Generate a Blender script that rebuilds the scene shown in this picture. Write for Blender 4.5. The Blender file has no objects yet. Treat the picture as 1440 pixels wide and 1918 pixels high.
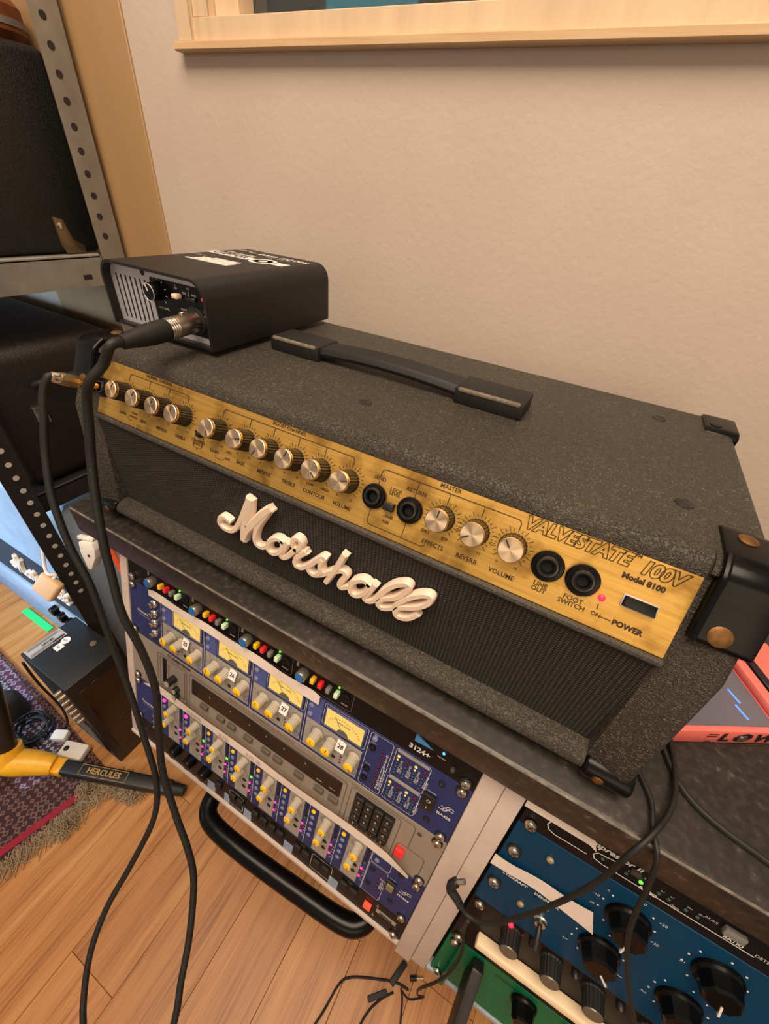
import bpy, bmesh, math, random
from mathutils import Matrix, Vector
RND = random.Random(7)
D = bpy.data; SC = bpy.context.scene; COL = SC.collection
# All dimensions are metres. The building frame has its origin on the rack face; G lifts it so that the floor is z = 0.
FLOOR = -.85
G = Matrix.Translation((0, 0, -FLOOR))

# ---------------------------------------------------------------- camera
cam_data = D.cameras.new('camera'); cam = D.objects.new('camera', cam_data); COL.objects.link(cam); SC.camera = cam
cam_data.sensor_fit = 'VERTICAL'; cam_data.sensor_height = 36; cam_data.lens = 757.95 * 36 / 1918
cam_data.clip_start = .01
_r = ((0.87169468, 0.48225941, 0.08703014), (0.36132324, -0.51252826, -0.7789482), (-0.33104969, 0.71045102, -0.62101969))
cm = Matrix.Identity(4)
for i in range(3):
    cm[i][0] = _r[0][i]; cm[i][1] = -_r[1][i]; cm[i][2] = -_r[2][i]
cm[0][3], cm[1][3], cm[2][3] = .43266, -.1715, .43524
cam.matrix_world = G @ cm

# ---------------------------------------------------------------- light and exposure
W = D.worlds.new('room_ambience'); SC.world = W; W.use_nodes = True
W.node_tree.nodes['Background'].inputs[0].default_value = (1, .80, .66, 1)
W.node_tree.nodes['Background'].inputs[1].default_value = .34
SC.view_settings.view_transform = 'Standard'; SC.view_settings.look = 'None'
SC.view_settings.gamma = 1; SC.view_settings.exposure = 0.0; SC.view_settings.use_curve_mapping = False
def area(name, loc, target, sx, sy, power, col, spread=180):
    l = D.lights.new(name, 'AREA'); l.shape = 'RECTANGLE'; l.size = sx; l.size_y = sy; l.energy = power; l.color = col; l.spread = math.radians(spread)
    o = D.objects.new(name, l); COL.objects.link(o)
    o.location = G @ Vector(loc); d = Vector(target) - Vector(loc)
    o.rotation_euler = d.to_track_quat('-Z', 'Y').to_euler(); return o
area('ceiling_lamp', (.30, -.50, 1.80), (.28, -.15, -.1), 1.4, 1.0, 50, (1, .80, .60))
area('room_lamp', (1.3, -2.2, .8), (.3, .1, .1), 1.6, 1.0, 11, (1, .76, .52))
area('cool_left_fill', (-1.7, -1.2, .3), (-.98, .08, -.42), .7, .7, 8, (.48, .74, 1), 50)  # unseen cool light added at the left to turn the combo amplifier blue

# ---------------------------------------------------------------- materials
def lin(c):
    return tuple(((v / 255) / 12.92 if v / 255 <= .04045 else ((v / 255 + .055) / 1.055) ** 2.4) for v in c) + (1,)
MATS = {}
class N:
    """small wrapper round a node tree"""
    def __init__(s, name):
        s.m = D.materials.new(name); s.m.use_nodes = True; s.t = s.m.node_tree
        s.b = s.t.nodes['Principled BSDF']
    def n(s, typ, **kw):
        x = s.t.nodes.new(typ)
        for k, v in kw.items():
            if k in x.inputs.keys(): x.inputs[k].default_value = v
            else: setattr(x, k, v)
        return x
    def l(s, a, b): s.t.links.new(a, b)
    def coord(s, scale=(1, 1, 1), rot=(0, 0, 0), out='Object'):
        c = s.n('ShaderNodeTexCoord'); m = s.n('ShaderNodeMapping')
        m.inputs['Scale'].default_value = scale; m.inputs['Rotation'].default_value = rot
        s.l(c.outputs[out], m.inputs['Vector']); return m.outputs['Vector']
    def ramp(s, fac, stops):
        r = s.n('ShaderNodeValToRGB'); e = r.color_ramp.elements
        while len(e) < len(stops): e.new(.5)
        for i, (p, c) in enumerate(stops): e[i].position = p; e[i].color = c
        s.l(fac, r.inputs['Fac']); return r.outputs['Color']
    def bump(s, h, strength, dist):
        b = s.n('ShaderNodeBump'); b.inputs['Strength'].default_value = strength; b.inputs['Distance'].default_value = dist
        s.l(h, b.inputs['Height']); s.l(b.outputs['Normal'], s.b.inputs['Normal']); return b
    def math(s, op, a, b=None):
        m = s.n('ShaderNodeMath', operation=op)
        for i, v in enumerate((a, b)):
            if v is None: continue
            if isinstance(v, (int, float)): m.inputs[i].default_value = v
            else: s.l(v, m.inputs[i])
        return m.outputs[0]
def mat(name, col, rough=.5, metal=0, var=0, vscale=60, bump=0, bscale=200, bdist=.001, emit=0, coat=0, trans=0, alpha=1):
    """plain procedural material: base colour with noise variation and noise bump"""
    if name in MATS: return MATS[name]
    k = N(name); c = lin(col); b = k.b
    if name in ('petrol_blue_compressor_face', 'navy_anodised_face', 'deep_green_face', 'black_rack_face', 'gloss_black_plastic', 'dull_black_rocker', 'switch_recess'): b.inputs['Specular IOR Level'].default_value = .22
    b.inputs['Base Color'].default_value = c; b.inputs['Roughness'].default_value = rough; b.inputs['Metallic'].default_value = metal
    if coat: b.inputs['Coat Weight'].default_value = coat; b.inputs['Coat Roughness'].default_value = .12
    if trans: b.inputs['Transmission Weight'].default_value = trans
    if alpha < 1: b.inputs['Alpha'].default_value = alpha
    if emit: b.inputs['Emission Color'].default_value = c; b.inputs['Emission Strength'].default_value = emit
    if var:
        t = k.n('ShaderNodeTexNoise', Scale=vscale, Detail=5.0); k.l(k.coord(), t.inputs['Vector'])
        d = tuple(x * (1 - var) for x in c[:3]) + (1,); e = tuple(min(1, x * (1 + var * .6)) for x in c[:3]) + (1,)
        k.l(k.ramp(t.outputs['Fac'], [(.3, d), (.7, e)]), b.inputs['Base Color'])
    if bump:
        t = k.n('ShaderNodeTexNoise', Scale=bscale, Detail=4.0); k.l(k.coord(), t.inputs['Vector']); k.bump(t.outputs['Fac'], bump, bdist)
    MATS[name] = k.m; return k.m

def leather(name, base, ridge, scale=170, strength=.9, dist=.0016):
    k = N(name); v = k.coord()
    nz = k.n('ShaderNodeTexNoise', Scale=scale * .55, Detail=3.0); k.l(v, nz.inputs['Vector'])
    mx = k.n('ShaderNodeMixRGB', blend_type='LINEAR_LIGHT'); mx.inputs['Fac'].default_value = .012
    k.l(v, mx.inputs['Color1']); k.l(nz.outputs['Color'], mx.inputs['Color2'])
    vo = k.n('ShaderNodeTexVoronoi', feature='DISTANCE_TO_EDGE', Scale=float(scale)); k.l(mx.outputs[0], vo.inputs['Vector'])
    n2 = k.n('ShaderNodeTexNoise', Scale=scale * 2.2, Detail=3.0, Distortion=1.5); k.l(v, n2.inputs['Vector'])
    big = k.n('ShaderNodeTexNoise', Scale=9.0, Detail=3.0); k.l(v, big.inputs['Vector'])
    h = k.math('ADD', k.math('MULTIPLY', k.math('MINIMUM', vo.outputs['Distance'], .12), 5.), k.math('MULTIPLY', n2.outputs['Fac'], .35))
    wear = k.math('MULTIPLY', k.math('SUBTRACT', 1., k.math('MINIMUM', k.math('MULTIPLY', vo.outputs['Distance'], 10.), 1.)), k.math('MULTIPLY', n2.outputs['Fac'], 1.4))
    wear = k.math('MULTIPLY', wear, k.math('MULTIPLY', big.outputs['Fac'], 1.5))
    k.l(k.ramp(wear, [(.05, lin(base)), (.75, lin(ridge))]), k.b.inputs['Base Color'])
    k.b.inputs['Roughness'].default_value = .5
    k.bump(k.math('SUBTRACT', 1., h), strength, dist); return k.m
LEATHER = leather('black_levant_leathercloth', (56, 52, 45), (124, 112, 93), 215, .85, .0026)
LEATHER2 = leather('black_grained_vinyl', (26, 24, 24), (58, 52, 48), 120, .5)

def cloth():
    k = N('black_woven_grille_cloth'); v = k.coord()
    s = k.n('ShaderNodeSeparateXYZ'); k.l(v, s.inputs[0])
    c = k.n('ShaderNodeCombineXYZ'); k.l(s.outputs['Z'], c.inputs['X']); k.l(s.outputs['X'], c.inputs['Y'])
    b = k.n('ShaderNodeTexBrick'); k.l(c.outputs[0], b.inputs['Vector'])
    b.inputs['Scale'].default_value = 1; b.inputs['Brick Width'].default_value = .0024; b.inputs['Row Height'].default_value = .0032
    b.inputs['Mortar Size'].default_value = .0008; b.inputs['Mortar Smooth'].default_value = .6; b.offset = .5
    b.inputs['Color1'].default_value = lin((66, 61, 55)); b.inputs['Color2'].default_value = lin((52, 48, 43)); b.inputs['Mortar'].default_value = lin((14, 13, 12))
    k.l(b.outputs['Color'], k.b.inputs['Base Color']); k.b.inputs['Roughness'].default_value = .85
    k.bump(k.math('SUBTRACT', 1., b.outputs['Fac']), .8, .0009); return k.m
CLOTH = cloth()
def brass():
    k = N('brushed_gold_aluminium'); v = k.coord((14, 400, 400))
    n = k.n('ShaderNodeTexNoise', Scale=1.0, Detail=6.0); k.l(v, n.inputs['Vector'])
    v2 = k.coord((40, 40, 40)); st = k.n('ShaderNodeTexNoise', Scale=1.0, Detail=6.0); k.l(v2, st.inputs['Vector'])
    c = k.coord(); s = k.n('ShaderNodeSeparateXYZ'); k.l(c, s.inputs[0])
    mx = k.n('ShaderNodeMixRGB', blend_type='MULTIPLY'); mx.inputs['Fac'].default_value = .75
    k.l(k.ramp(n.outputs['Fac'], [(.25, lin((196, 152, 74))), (.75, lin((226, 184, 100)))]), mx.inputs['Color1'])
    k.l(k.ramp(st.outputs['Fac'], [(.28, lin((150, 132, 104))), (.5, (1, 1, 1, 1))]), mx.inputs['Color2'])
    k.l(mx.outputs[0], k.b.inputs['Base Color']); k.b.inputs['Metallic'].default_value = .85; k.b.inputs['Roughness'].default_value = .46
    k.bump(n.outputs['Fac'], .12, .0003); return k.m
BRASS = brass()
def spun():
    k = N('spun_aluminium'); k.b.inputs['Base Color'].default_value = lin((230, 204, 170)); k.b.inputs['Metallic'].default_value = 1
    k.b.inputs['Roughness'].default_value = .34; k.b.inputs['Anisotropic'].default_value = .85
    t = k.n('ShaderNodeTangent', direction_type='RADIAL', axis='Y'); k.l(t.outputs[0], k.b.inputs['Tangent']); return k.m
SPUN = spun()
def worktop_mat():
    k = N('black_speckled_laminate'); v = k.coord()
    a = k.n('ShaderNodeTexNoise', Scale=150.0, Detail=4.0); k.l(v, a.inputs['Vector'])
    d = k.n('ShaderNodeTexNoise', Scale=14.0, Detail=3.0); k.l(v, d.inputs['Vector'])
    f = k.math('ADD', k.math('MULTIPLY', a.outputs['Fac'], .8), k.math('MULTIPLY', d.outputs['Fac'], .3))
    k.l(k.ramp(f, [(.48, lin((38, 34, 31))), (.66, lin((52, 47, 42))), (.76, lin((84, 77, 70)))]), k.b.inputs['Base Color'])
    k.b.inputs['Roughness'].default_value = .34; k.bump(a.outputs['Fac'], .15, .0004); return k.m
WORKTOP = worktop_mat()
def oak():
    k = N('oiled_oak_plank'); v = k.coord((34, 2.2, 34))
    oi = k.n('ShaderNodeObjectInfo')
    add = k.n('ShaderNodeVectorMath', operation='ADD'); k.l(v, add.inputs[0]); k.l(oi.outputs['Location'], add.inputs[1])
    n = k.n('ShaderNodeTexNoise', Scale=1.0, Detail=7.0, Distortion=1.1); k.l(add.outputs[0], n.inputs['Vector'])
    f = k.coord((260, 7, 260)); n2 = k.n('ShaderNodeTexNoise', Scale=1.0, Detail=3.0); k.l(f, n2.inputs['Vector'])
    fac = k.math('ADD', k.math('MULTIPLY', n.outputs['Fac'], .62), k.math('MULTIPLY', n2.outputs['Fac'], .38))
    col = k.ramp(fac, [(.30, lin((116, 66, 26))), (.46, lin((182, 122, 66))), (.66, lin((204, 148, 88)))])
    mx = k.n('ShaderNodeMixRGB', blend_type='MULTIPLY'); mx.inputs['Fac'].default_value = 1
    k.l(col, mx.inputs['Color1']); k.l(k.ramp(oi.outputs['Random'], [(0, (.86, .83, .80, 1)), (1, (1, 1, 1, 1))]), mx.inputs['Color2'])
    k.l(mx.outputs[0], k.b.inputs['Base Color']); k.b.inputs['Roughness'].default_value = .42
    k.bump(n2.outputs['Fac'], .12, .0006); return k.m
OAK = oak()
def timber(name, a, b, sc=(60, 60, 5)):
    k = N(name); v = k.coord(sc); n = k.n('ShaderNodeTexNoise', Scale=1.0, Detail=5.0, Distortion=.6); k.l(v, n.inputs['Vector'])
    k.l(k.ramp(n.outputs['Fac'], [(.3, lin(a)), (.7, lin(b))]), k.b.inputs['Base Color']); k.b.inputs['Roughness'].default_value = .5
    k.bump(n.outputs['Fac'], .08, .0005); return k.m
PINE = timber('pale_pine_board', (166, 132, 92), (176, 142, 100), (16, 16, 1.2))
PAINTWOOD = timber('pale_varnished_frame', (206, 180, 148), (222, 196, 164), (40, 40, 3))
PINEX = timber('pale_pine_sill', (196, 160, 118), (220, 188, 146), (4, 60, 90))
def plaster():
    k = N('cream_plaster'); v = k.coord()
    a = k.n('ShaderNodeTexNoise', Scale=140.0, Detail=5.0); k.l(v, a.inputs['Vector'])
    d = k.n('ShaderNodeTexNoise', Scale=5.0, Detail=4.0); k.l(v, d.inputs['Vector'])
    k.l(k.ramp(d.outputs['Fac'], [(.3, lin((192, 175, 161))), (.7, lin((200, 184, 170)))]), k.b.inputs['Base Color'])
    k.b.inputs['Roughness'].default_value = .75; k.bump(a.outputs['Fac'], .35, .0012); return k.m
PLASTER = plaster()
def rug_mat(name, cols, sx, sy):
    k = N(name); v = k.coord((sx, sy, 1))
    w = k.n('ShaderNodeTexVoronoi', feature='F1', distance='MANHATTAN', Scale=1.0); w.inputs['Randomness'].default_value = .25; k.l(v, w.inputs['Vector'])
    n = k.n('ShaderNodeTexNoise', Scale=3.0, Detail=4.0); k.l(v, n.inputs['Vector'])
    f = k.math('ADD', w.outputs['Distance'], k.math('MULTIPLY', n.outputs['Fac'], .35))
    r = k.ramp(f, [(.35, lin(cols[0])), (.5, lin(cols[1])), (.62, lin(cols[2])), (.8, lin(cols[0]))])
    k.l(r, k.b.inputs['Base Color']); k.b.inputs['Roughness'].default_value = .95
    k.bump(n.outputs['Fac'], .6, .002); return k.m

BLACK = mat('satin_black_plastic', (22, 21, 21), .45)
GLOSS = mat('gloss_black_plastic', (8, 8, 9), .26)
RUBBER = mat('black_rubber', (20, 20, 19), .6, var=.3, vscale=90)
PRINT = mat('dark_brown_print', (46, 26, 8), .6)
WHITEP = mat('white_print', (214, 210, 204), .6)
CREAM = mat('cream_logo_plastic', (238, 216, 194), .4, var=.06, vscale=60)
CHROME = mat('bright_nickel', (226, 218, 206), .22, 1)
STEEL = mat('grey_galvanised_steel', (150, 146, 138), .5, .55, var=.18, vscale=30)
DARKSTEEL = mat('dark_painted_steel', (46, 42, 40), .5, .3, var=.25, vscale=40)
COPPER = mat('tarnished_brass_screw', (124, 88, 50), .5, .7, var=.3, vscale=300)
GOLD = mat('gold_plug_tip', (236, 190, 92), .2, 1)
BLUE = mat('navy_anodised_face', (44, 51, 100), .5, 0, var=.12, vscale=25)
BLUELT = mat('mid_blue_panel', (76, 88, 152), .5, .1)
GREY = mat('grey_channel_panel', (160, 154, 146), .5, .1, var=.14, vscale=160)
KTGREY = mat('warm_grey_reverb_face', (150, 139, 127), .5, .15, var=.08, vscale=25)
BLKFACE = mat('black_rack_face', (24, 22, 23), .42, .2, var=.15, vscale=40)
TEALFACE = mat('petrol_blue_compressor_face', (0, 54, 86), .5, 0, var=.10, vscale=20)
GREENFACE = mat('deep_green_face', (6, 104, 66), .4, .1, var=.15, vscale=20)
METERY = mat('pale_yellow_meter_card', (236, 214, 122), .5, emit=.12)
KNOBG = mat('light_grey_knob', (186, 176, 158), .4, var=.08)
YEL = mat('yellow_knob_cap', (246, 196, 26), .4)
TAPE = mat('white_masking_tape', (226, 210, 198), .7, var=.07, vscale=50, bump=.3, bscale=90)
PAPER = mat('white_paper_label', (238, 232, 224), .7)
PENCIL = mat('grey_pencil', (176, 162, 152), .8)
INK = mat('black_marker_ink', (20, 18, 22), .6)
WHITEPAINT = mat('scuffed_white_paint', (194, 177, 167), .6, var=.08, vscale=28, bump=.15, bscale=80)
TIMBEREDGE = mat('raw_board_edge', (176, 148, 122), .7, var=.2, vscale=40)
LEDR = mat('red_led', (255, 30, 50), .3, emit=3)
LEDP = mat('pink_led', (255, 50, 130), .3, emit=2.5)
LEDG = mat('green_led', (90, 255, 40), .3, emit=2.5)
LEDB = mat('blue_led', (70, 150, 255), .3, emit=3)
LEDOFFR = mat('unlit_red_led', (96, 22, 44), .35)
LEDOFFG = mat('unlit_green_led', (52, 84, 84), .35)
RED = mat('red_button', (226, 34, 40), .4, emit=.25)
REDSOFT = mat('lit_red_button', (250, 70, 50), .4, emit=.7)
YBTN = mat('yellow_button', (240, 186, 20), .4, emit=.1)
GBTN = mat('grey_button', (128, 124, 120), .4)
WBTN = mat('pale_green_button', (206, 226, 188), .4, emit=.15)
DARKG = mat('dark_grey_button', (62, 56, 54), .5)
LCD = mat('smoked_display', (22, 22, 24), .2)
BLUECAP = mat('blue_knob_cap', (30, 104, 176), .35)
SILVER = mat('silver_front_plate', (196, 194, 200), .42, .4, var=.05)
WHITE = mat('white_plastic', (228, 222, 214), .45)
BEIGE = mat('beige_plug_plastic', (222, 184, 140), .5)
IVORY = mat('ivory_bevel_strip', (236, 212, 176), .4)
ORANGE = mat('orange_plastic_sheet', (250, 92, 36), .6, var=.1)
TEAL = mat('teal_canvas', (50, 76, 80), .85, var=.25, vscale=18)
PINK = mat('coral_pink_lacquer', (240, 118, 108), .45, var=.04)
SCREEN = mat('blue_grey_screen', (104, 102, 116), .25)
SCRL = mat('lit_blue_segment', (90, 140, 240), .4, emit=.9)
YSTEEL = mat('yellow_painted_steel', (240, 176, 30), .4, var=.1)
BLUELITVINYL = mat('blue_lit_vinyl', (150, 168, 188), .5, var=.12, vscale=20, bump=.3, bscale=220)  # the blue light on the combo amplifier is painted into this colour
FRINGE = mat('beige_wool_fringe', (150, 128, 100), .9, var=.25, vscale=60)
GREENTAPE = mat('bright_green_strip', (30, 214, 120), .5)
GLASS = mat('dark_window_glass', (150, 160, 165), .05, trans=.9)
TEALSCREEN = mat('teal_lit_monitor', (70, 190, 200), .4, emit=.7)
DARKROOM = mat('dim_brown_room', (96, 66, 40), .8, var=.2, vscale=4)

# ---------------------------------------------------------------- mesh builder
WM = {}
def catmull(P, n=6, closed=False):
    P = [Vector(p) for p in P]; out = []; L = len(P)
    rng = range(L) if closed else range(L - 1)
    for i in rng:
        if closed: a, b, c, d = P[i - 1], P[i], P[(i + 1) % L], P[(i + 2) % L]
        else: a, b, c, d = P[max(i - 1, 0)], P[i], P[i + 1], P[min(i + 2, L - 1)]
        for j in range(n):
            t = j / n
            out.append(.5 * ((2 * b) + (c - a) * t + (2 * a - 5 * b + 4 * c - d) * t * t + (3 * b - a - 3 * c + d) * t ** 3))
    if not closed: out.append(P[-1])
    return out
class B:
    def __init__(s): s.bm = bmesh.new(); s.mi = 0
    def face(s, vs):
        try: f = s.bm.faces.new(vs); f.material_index = s.mi; return f
        except ValueError: return None
    def box(s, lo, hi, bev=0, seg=2, M=None):
        x0, y0, z0 = lo; x1, y1, z1 = hi
        v = [s.bm.verts.new(p) for p in ((x0,y0,z0),(x1,y0,z0),(x1,y1,z0),(x0,y1,z0),(x0,y0,z1),(x1,y0,z1),(x1,y1,z1),(x0,y1,z1))]
        fs = [s.face([v[i] for i in q]) for q in ((3,2,1,0),(4,5,6,7),(0,1,5,4),(1,2,6,5),(2,3,7,6),(3,0,4,7))]
        s._bev(fs, bev, seg, None, M); return s
    def _bev(s, fs, bev, seg, flt, M):
        vs = set(v for f in fs for v in f.verts)
        if bev:
            es = set(e for f in fs for e in f.edges)
            if flt: es = [e for e in es if flt(e)]
            r = bmesh.ops.bevel(s.bm, geom=list(es), offset=bev, segments=seg, profile=.5, affect='EDGES', clamp_overlap=True, material=s.mi)
            vs = set(v for v in vs if v.is_valid) | set(r['verts'])
        if M is not None: bmesh.ops.transform(s.bm, matrix=M, verts=list(vs))
    def prism(s, poly, axis, a, b, bev=0, seg=2, flt=None, M=None):
        def P(u, v, w): return {'x': (w, u, v), 'y': (u, w, v), 'z': (u, v, w)}[axis]
        A = [s.bm.verts.new(P(u, v, a)) for u, v in poly]; C = [s.bm.verts.new(P(u, v, b)) for u, v in poly]
        n = len(poly); fs = [s.face(A), s.face(C[::-1])] + [s.face([A[(i + 1) % n], A[i], C[i], C[(i + 1) % n]]) for i in range(n)]
        bmesh.ops.recalc_face_normals(s.bm, faces=[f for f in fs if f]); s._bev([f for f in fs if f], bev, seg, flt, M); return s
    def lathe(s, prof, n=24, M=None, rib=0):
        """profile (radius, height); axis is local -y"""
        rings = []; allv = []
        for r, h in prof:
            ring = []
            for i in range(n):
                a = 2 * math.pi * i / n; q = r * (1 - rib * (i % 2)) if rib and r > 0 else r
                ring.append(s.bm.verts.new((q * math.cos(a), -h, q * math.sin(a))))
            rings.append(ring); allv += ring
        for a, b in zip(rings, rings[1:]):
            for i in range(n): s.face([a[i], a[(i + 1) % n], b[(i + 1) % n], b[i]])
        s.face(rings[0][::-1]); s.face(rings[-1])
        if M is not None: bmesh.ops.transform(s.bm, matrix=M, verts=allv)
        return s
    def tube(s, pts, r, n=8, sub=6, closed=False):
        P = catmull(pts, sub, closed) if sub else [Vector(p) for p in pts]
        L = len(P); rad = r if callable(r) else (lambda t: r); rings = []; up = None
        for i, p in enumerate(P):
            t = (P[(i + 1) % L] - P[i - 1]) if closed else (P[min(i + 1, L - 1)] - P[max(i - 1, 0)])
            t.normalize()
            if up is None: up = t.orthogonal().normalized()
            else:
                up = up - t * up.dot(t); up = up.normalized() if up.length > 1e-6 else t.orthogonal().normalized()
            w = t.cross(up); q = rad(i / max(1, L - 1))
            rings.append([s.bm.verts.new(p + (up * math.cos(2 * math.pi * k / n) + w * math.sin(2 * math.pi * k / n)) * q) for k in range(n)])
        pr = list(zip(rings, rings[1:])) + ([(rings[-1], rings[0])] if closed else [])
        for a, b in pr:
            for k in range(n): s.face([a[k], a[(k + 1) % n], b[(k + 1) % n], b[k]])
        if not closed: s.face(rings[0][::-1]); s.face(rings[-1])
        return s
    def rod(s, a, b, r, r2=None, n=16):
        a = Vector(a); b = Vector(b); t = (b - a).normalized(); u = t.orthogonal().normalized(); w = t.cross(u); r2 = r if r2 is None else r2
        A = [s.bm.verts.new(a + (u * math.cos(2*math.pi*k/n) + w * math.sin(2*math.pi*k/n)) * r) for k in range(n)]
        C = [s.bm.verts.new(b + (u * math.cos(2*math.pi*k/n) + w * math.sin(2*math.pi*k/n)) * r2) for k in range(n)]
        for k in range(n): s.face([A[k], A[(k + 1) % n], C[(k + 1) % n], C[k]])
        s.face(A[::-1]); s.face(C); return s
    def line(s, pts, w, d=.0003, M=None):
        """thin printed line: flat raised ribbon through (x, z) points on the local face, out along -y"""
        for (x0, z0), (x1, z1) in zip(pts, pts[1:]):
            t = Vector((x1 - x0, z1 - z0)); L = t.length or 1e-9; t /= L; nx, nz = -t.y * w / 2, t.x * w / 2; ex, ez = t.x * w / 2, t.y * w / 2
            vs = [s.bm.verts.new(p) for p in ((x0 - ex + nx, -d, z0 - ez + nz), (x0 - ex - nx, -d, z0 - ez - nz), (x1 + ex - nx, -d, z1 + ez - nz), (x1 + ex + nx, -d, z1 + ez + nz))]
            s.face(vs)
            if M is not None: bmesh.ops.transform(s.bm, matrix=M, verts=vs)
        return s
    def mesh(s, name, mats, smooth=True, angle=38):
        bmesh.ops.recalc_face_normals(s.bm, faces=list(s.bm.faces))
        me = D.meshes.new(name); s.bm.to_mesh(me); s.bm.free()
        for m in (mats if isinstance(mats, (list, tuple)) else [mats]): me.materials.append(m)
        if smooth:
            me.polygons.foreach_set('use_smooth', [True] * len(me.polygons)); me.set_sharp_from_angle(angle=math.radians(angle))
        return me
    def build(s, name, mats, parent=None, fr=None, smooth=True, angle=38, label=None):
        me = s.mesh(name, mats, smooth, angle)
        if fr is not None: me.transform(fr)
        if parent is None:
            xs = [v.co for v in me.vertices]
            c = Vector(((min(v.x for v in xs) + max(v.x for v in xs)) / 2, (min(v.y for v in xs) + max(v.y for v in xs)) / 2, min(v.z for v in xs)))
            me.transform(Matrix.Translation(-c)); o = D.objects.new(name, me); COL.objects.link(o)
            WM[o] = Matrix.Translation(c); o.matrix_world = G @ WM[o]
        else:
            me.transform(WM[parent].inverted()); o = D.objects.new(name, me); COL.objects.link(o); o.parent = parent; WM[o] = WM[parent].copy()
        if label: o['label'] = label
        return o
def place(name, me, M, parent, label=None):
    """an object that shares mesh data, set at matrix M of the building frame"""
    o = D.objects.new(name, me); COL.objects.link(o); WM[o] = M.copy()
    if parent is None: o.matrix_world = G @ M
    else: o.parent = parent; o.matrix_local = WM[parent].inverted() @ M
    if label: o['label'] = label
    return o
def tag(o, label, cat, group=None, kind=None):
    o['label'] = label; o['category'] = cat
    if group: o['group'] = group
    if kind: o['kind'] = kind
    return o
def thing(name, loc, label, cat, rot=None, group=None):
    o = D.objects.new(name, None); o.empty_display_size = .02; COL.objects.link(o)
    WM[o] = Matrix.Translation(loc) @ (rot if rot is not None else Matrix.Identity(4)); o.matrix_world = G @ WM[o]
    return tag(o, label, cat, group)
def text(s, size, M, m, parent, align='CENTER', bold=0, shear=0, outline=0, name='lettering', depth=.0003, spacing=1, res=2):
    cu = D.curves.new('lettering', 'FONT'); cu.body = s; cu.size = size; cu.align_x = align; cu.align_y = 'CENTER'; cu.resolution_u = res
    cu.offset = bold; cu.shear = shear; cu.space_character = spacing; cu.space_line = .8
    if outline: cu.fill_mode = 'NONE'; cu.bevel_depth = outline; cu.bevel_resolution = 0
    o = D.objects.new('lettering', cu); me = D.meshes.new_from_object(o); D.objects.remove(o); D.curves.remove(cu)
    me.transform(M @ Matrix(((1, 0, 0, 0), (0, 0, -1, -depth), (0, 1, 0, 0), (0, 0, 0, 1))))
    me.transform(WM[parent].inverted()); me.materials.clear(); me.materials.append(m)
    q = D.objects.new(name, me); COL.objects.link(q); q.parent = parent; WM[q] = WM[parent].copy(); return q
T3 = Matrix.Translation
def RX(a): return Matrix.Rotation(a, 4, 'X')
def RY(a): return Matrix.Rotation(a, 4, 'Y')
def RZ(a): return Matrix.Rotation(a, 4, 'Z')
# ================================================================ the setting
WALLY = .42
fl = B().box((-2.2, -2.0, FLOOR - .06), (2.0, WALLY + .1, FLOOR - .012)).build('floor', mat('floor_underlay', (60, 40, 24), .9)); fl['kind'] = 'structure'
PW = .128
plank_meshes = {}
for L in (.62, .85, 1.10):
    plank_meshes[L] = B().box((-PW / 2 + .0003, 0, -.0115), (PW / 2 - .0003, L - .0006, 0), .0006, 1).mesh('plank', OAK)
cnt = 0
for i in range(44):
    x = -2.0 + PW * (i + .5); y = -1.5 - RND.random() * .6
    if x > 1.15: break
    while y < WALLY:
        L = RND.choice((.62, .85, 1.10))
        if y + L > -.95 and cnt < 296:
            place('plank', plank_meshes[L], T3((x, y, FLOOR)), fl); cnt += 1
        y += L
# back wall with a window opening
b = B()
WX0, WX1, WZ0, WZ1 = -.215, 1.55, .566, 1.35
b.box((-2.2, WALLY, FLOOR - .05), (WX0, WALLY + .12, 2.0)); b.box((WX0, WALLY, FLOOR - .05), (WX1, WALLY + .12, WZ0))
b.box((WX0, WALLY, WZ1), (WX1, WALLY + .12, 2.0)); b.box((WX1, WALLY, FLOOR - .05), (2.2, WALLY + .12, 2.0))
wall = b.build('wall_back', PLASTER, smooth=False); wall['kind'] = 'structure'
# window
win = D.objects.new('window_1', None); COL.objects.link(win); WM[win] = T3((.66, WALLY, WZ0)); win.matrix_world = G @ WM[win]; win['kind'] = 'structure'
B().box((WX0 - .012, .404, .5575), (WX1 + .02, WALLY + .06, .5665), .0015, 1).build('sill', PINEX, win)
B().box((WX0, .412, .5665), (WX1, WALLY + .05, .588), .001, 1).build('bottom_rail', PAINTWOOD, win)
B().box((WX0 - .004, .408, .5665), (WX0 + .022, WALLY + .05, WZ1), .001, 1).build('casing', PAINTWOOD, win)
B().box((WX0 + .022, .414, .588), (WX0 + .050, WALLY + .055, WZ1), .001, 1).build('jamb', PAINTWOOD, win)
B().box((WX0 + .050, .426, .588), (WX0 + .092, WALLY + .06, WZ1), .001, 1).build('stile', PAINTWOOD, win)
B().box((WX0 + .092, .452, .588), (WX1, .456, WZ1)).build('pane', GLASS, win, smooth=False)
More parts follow.
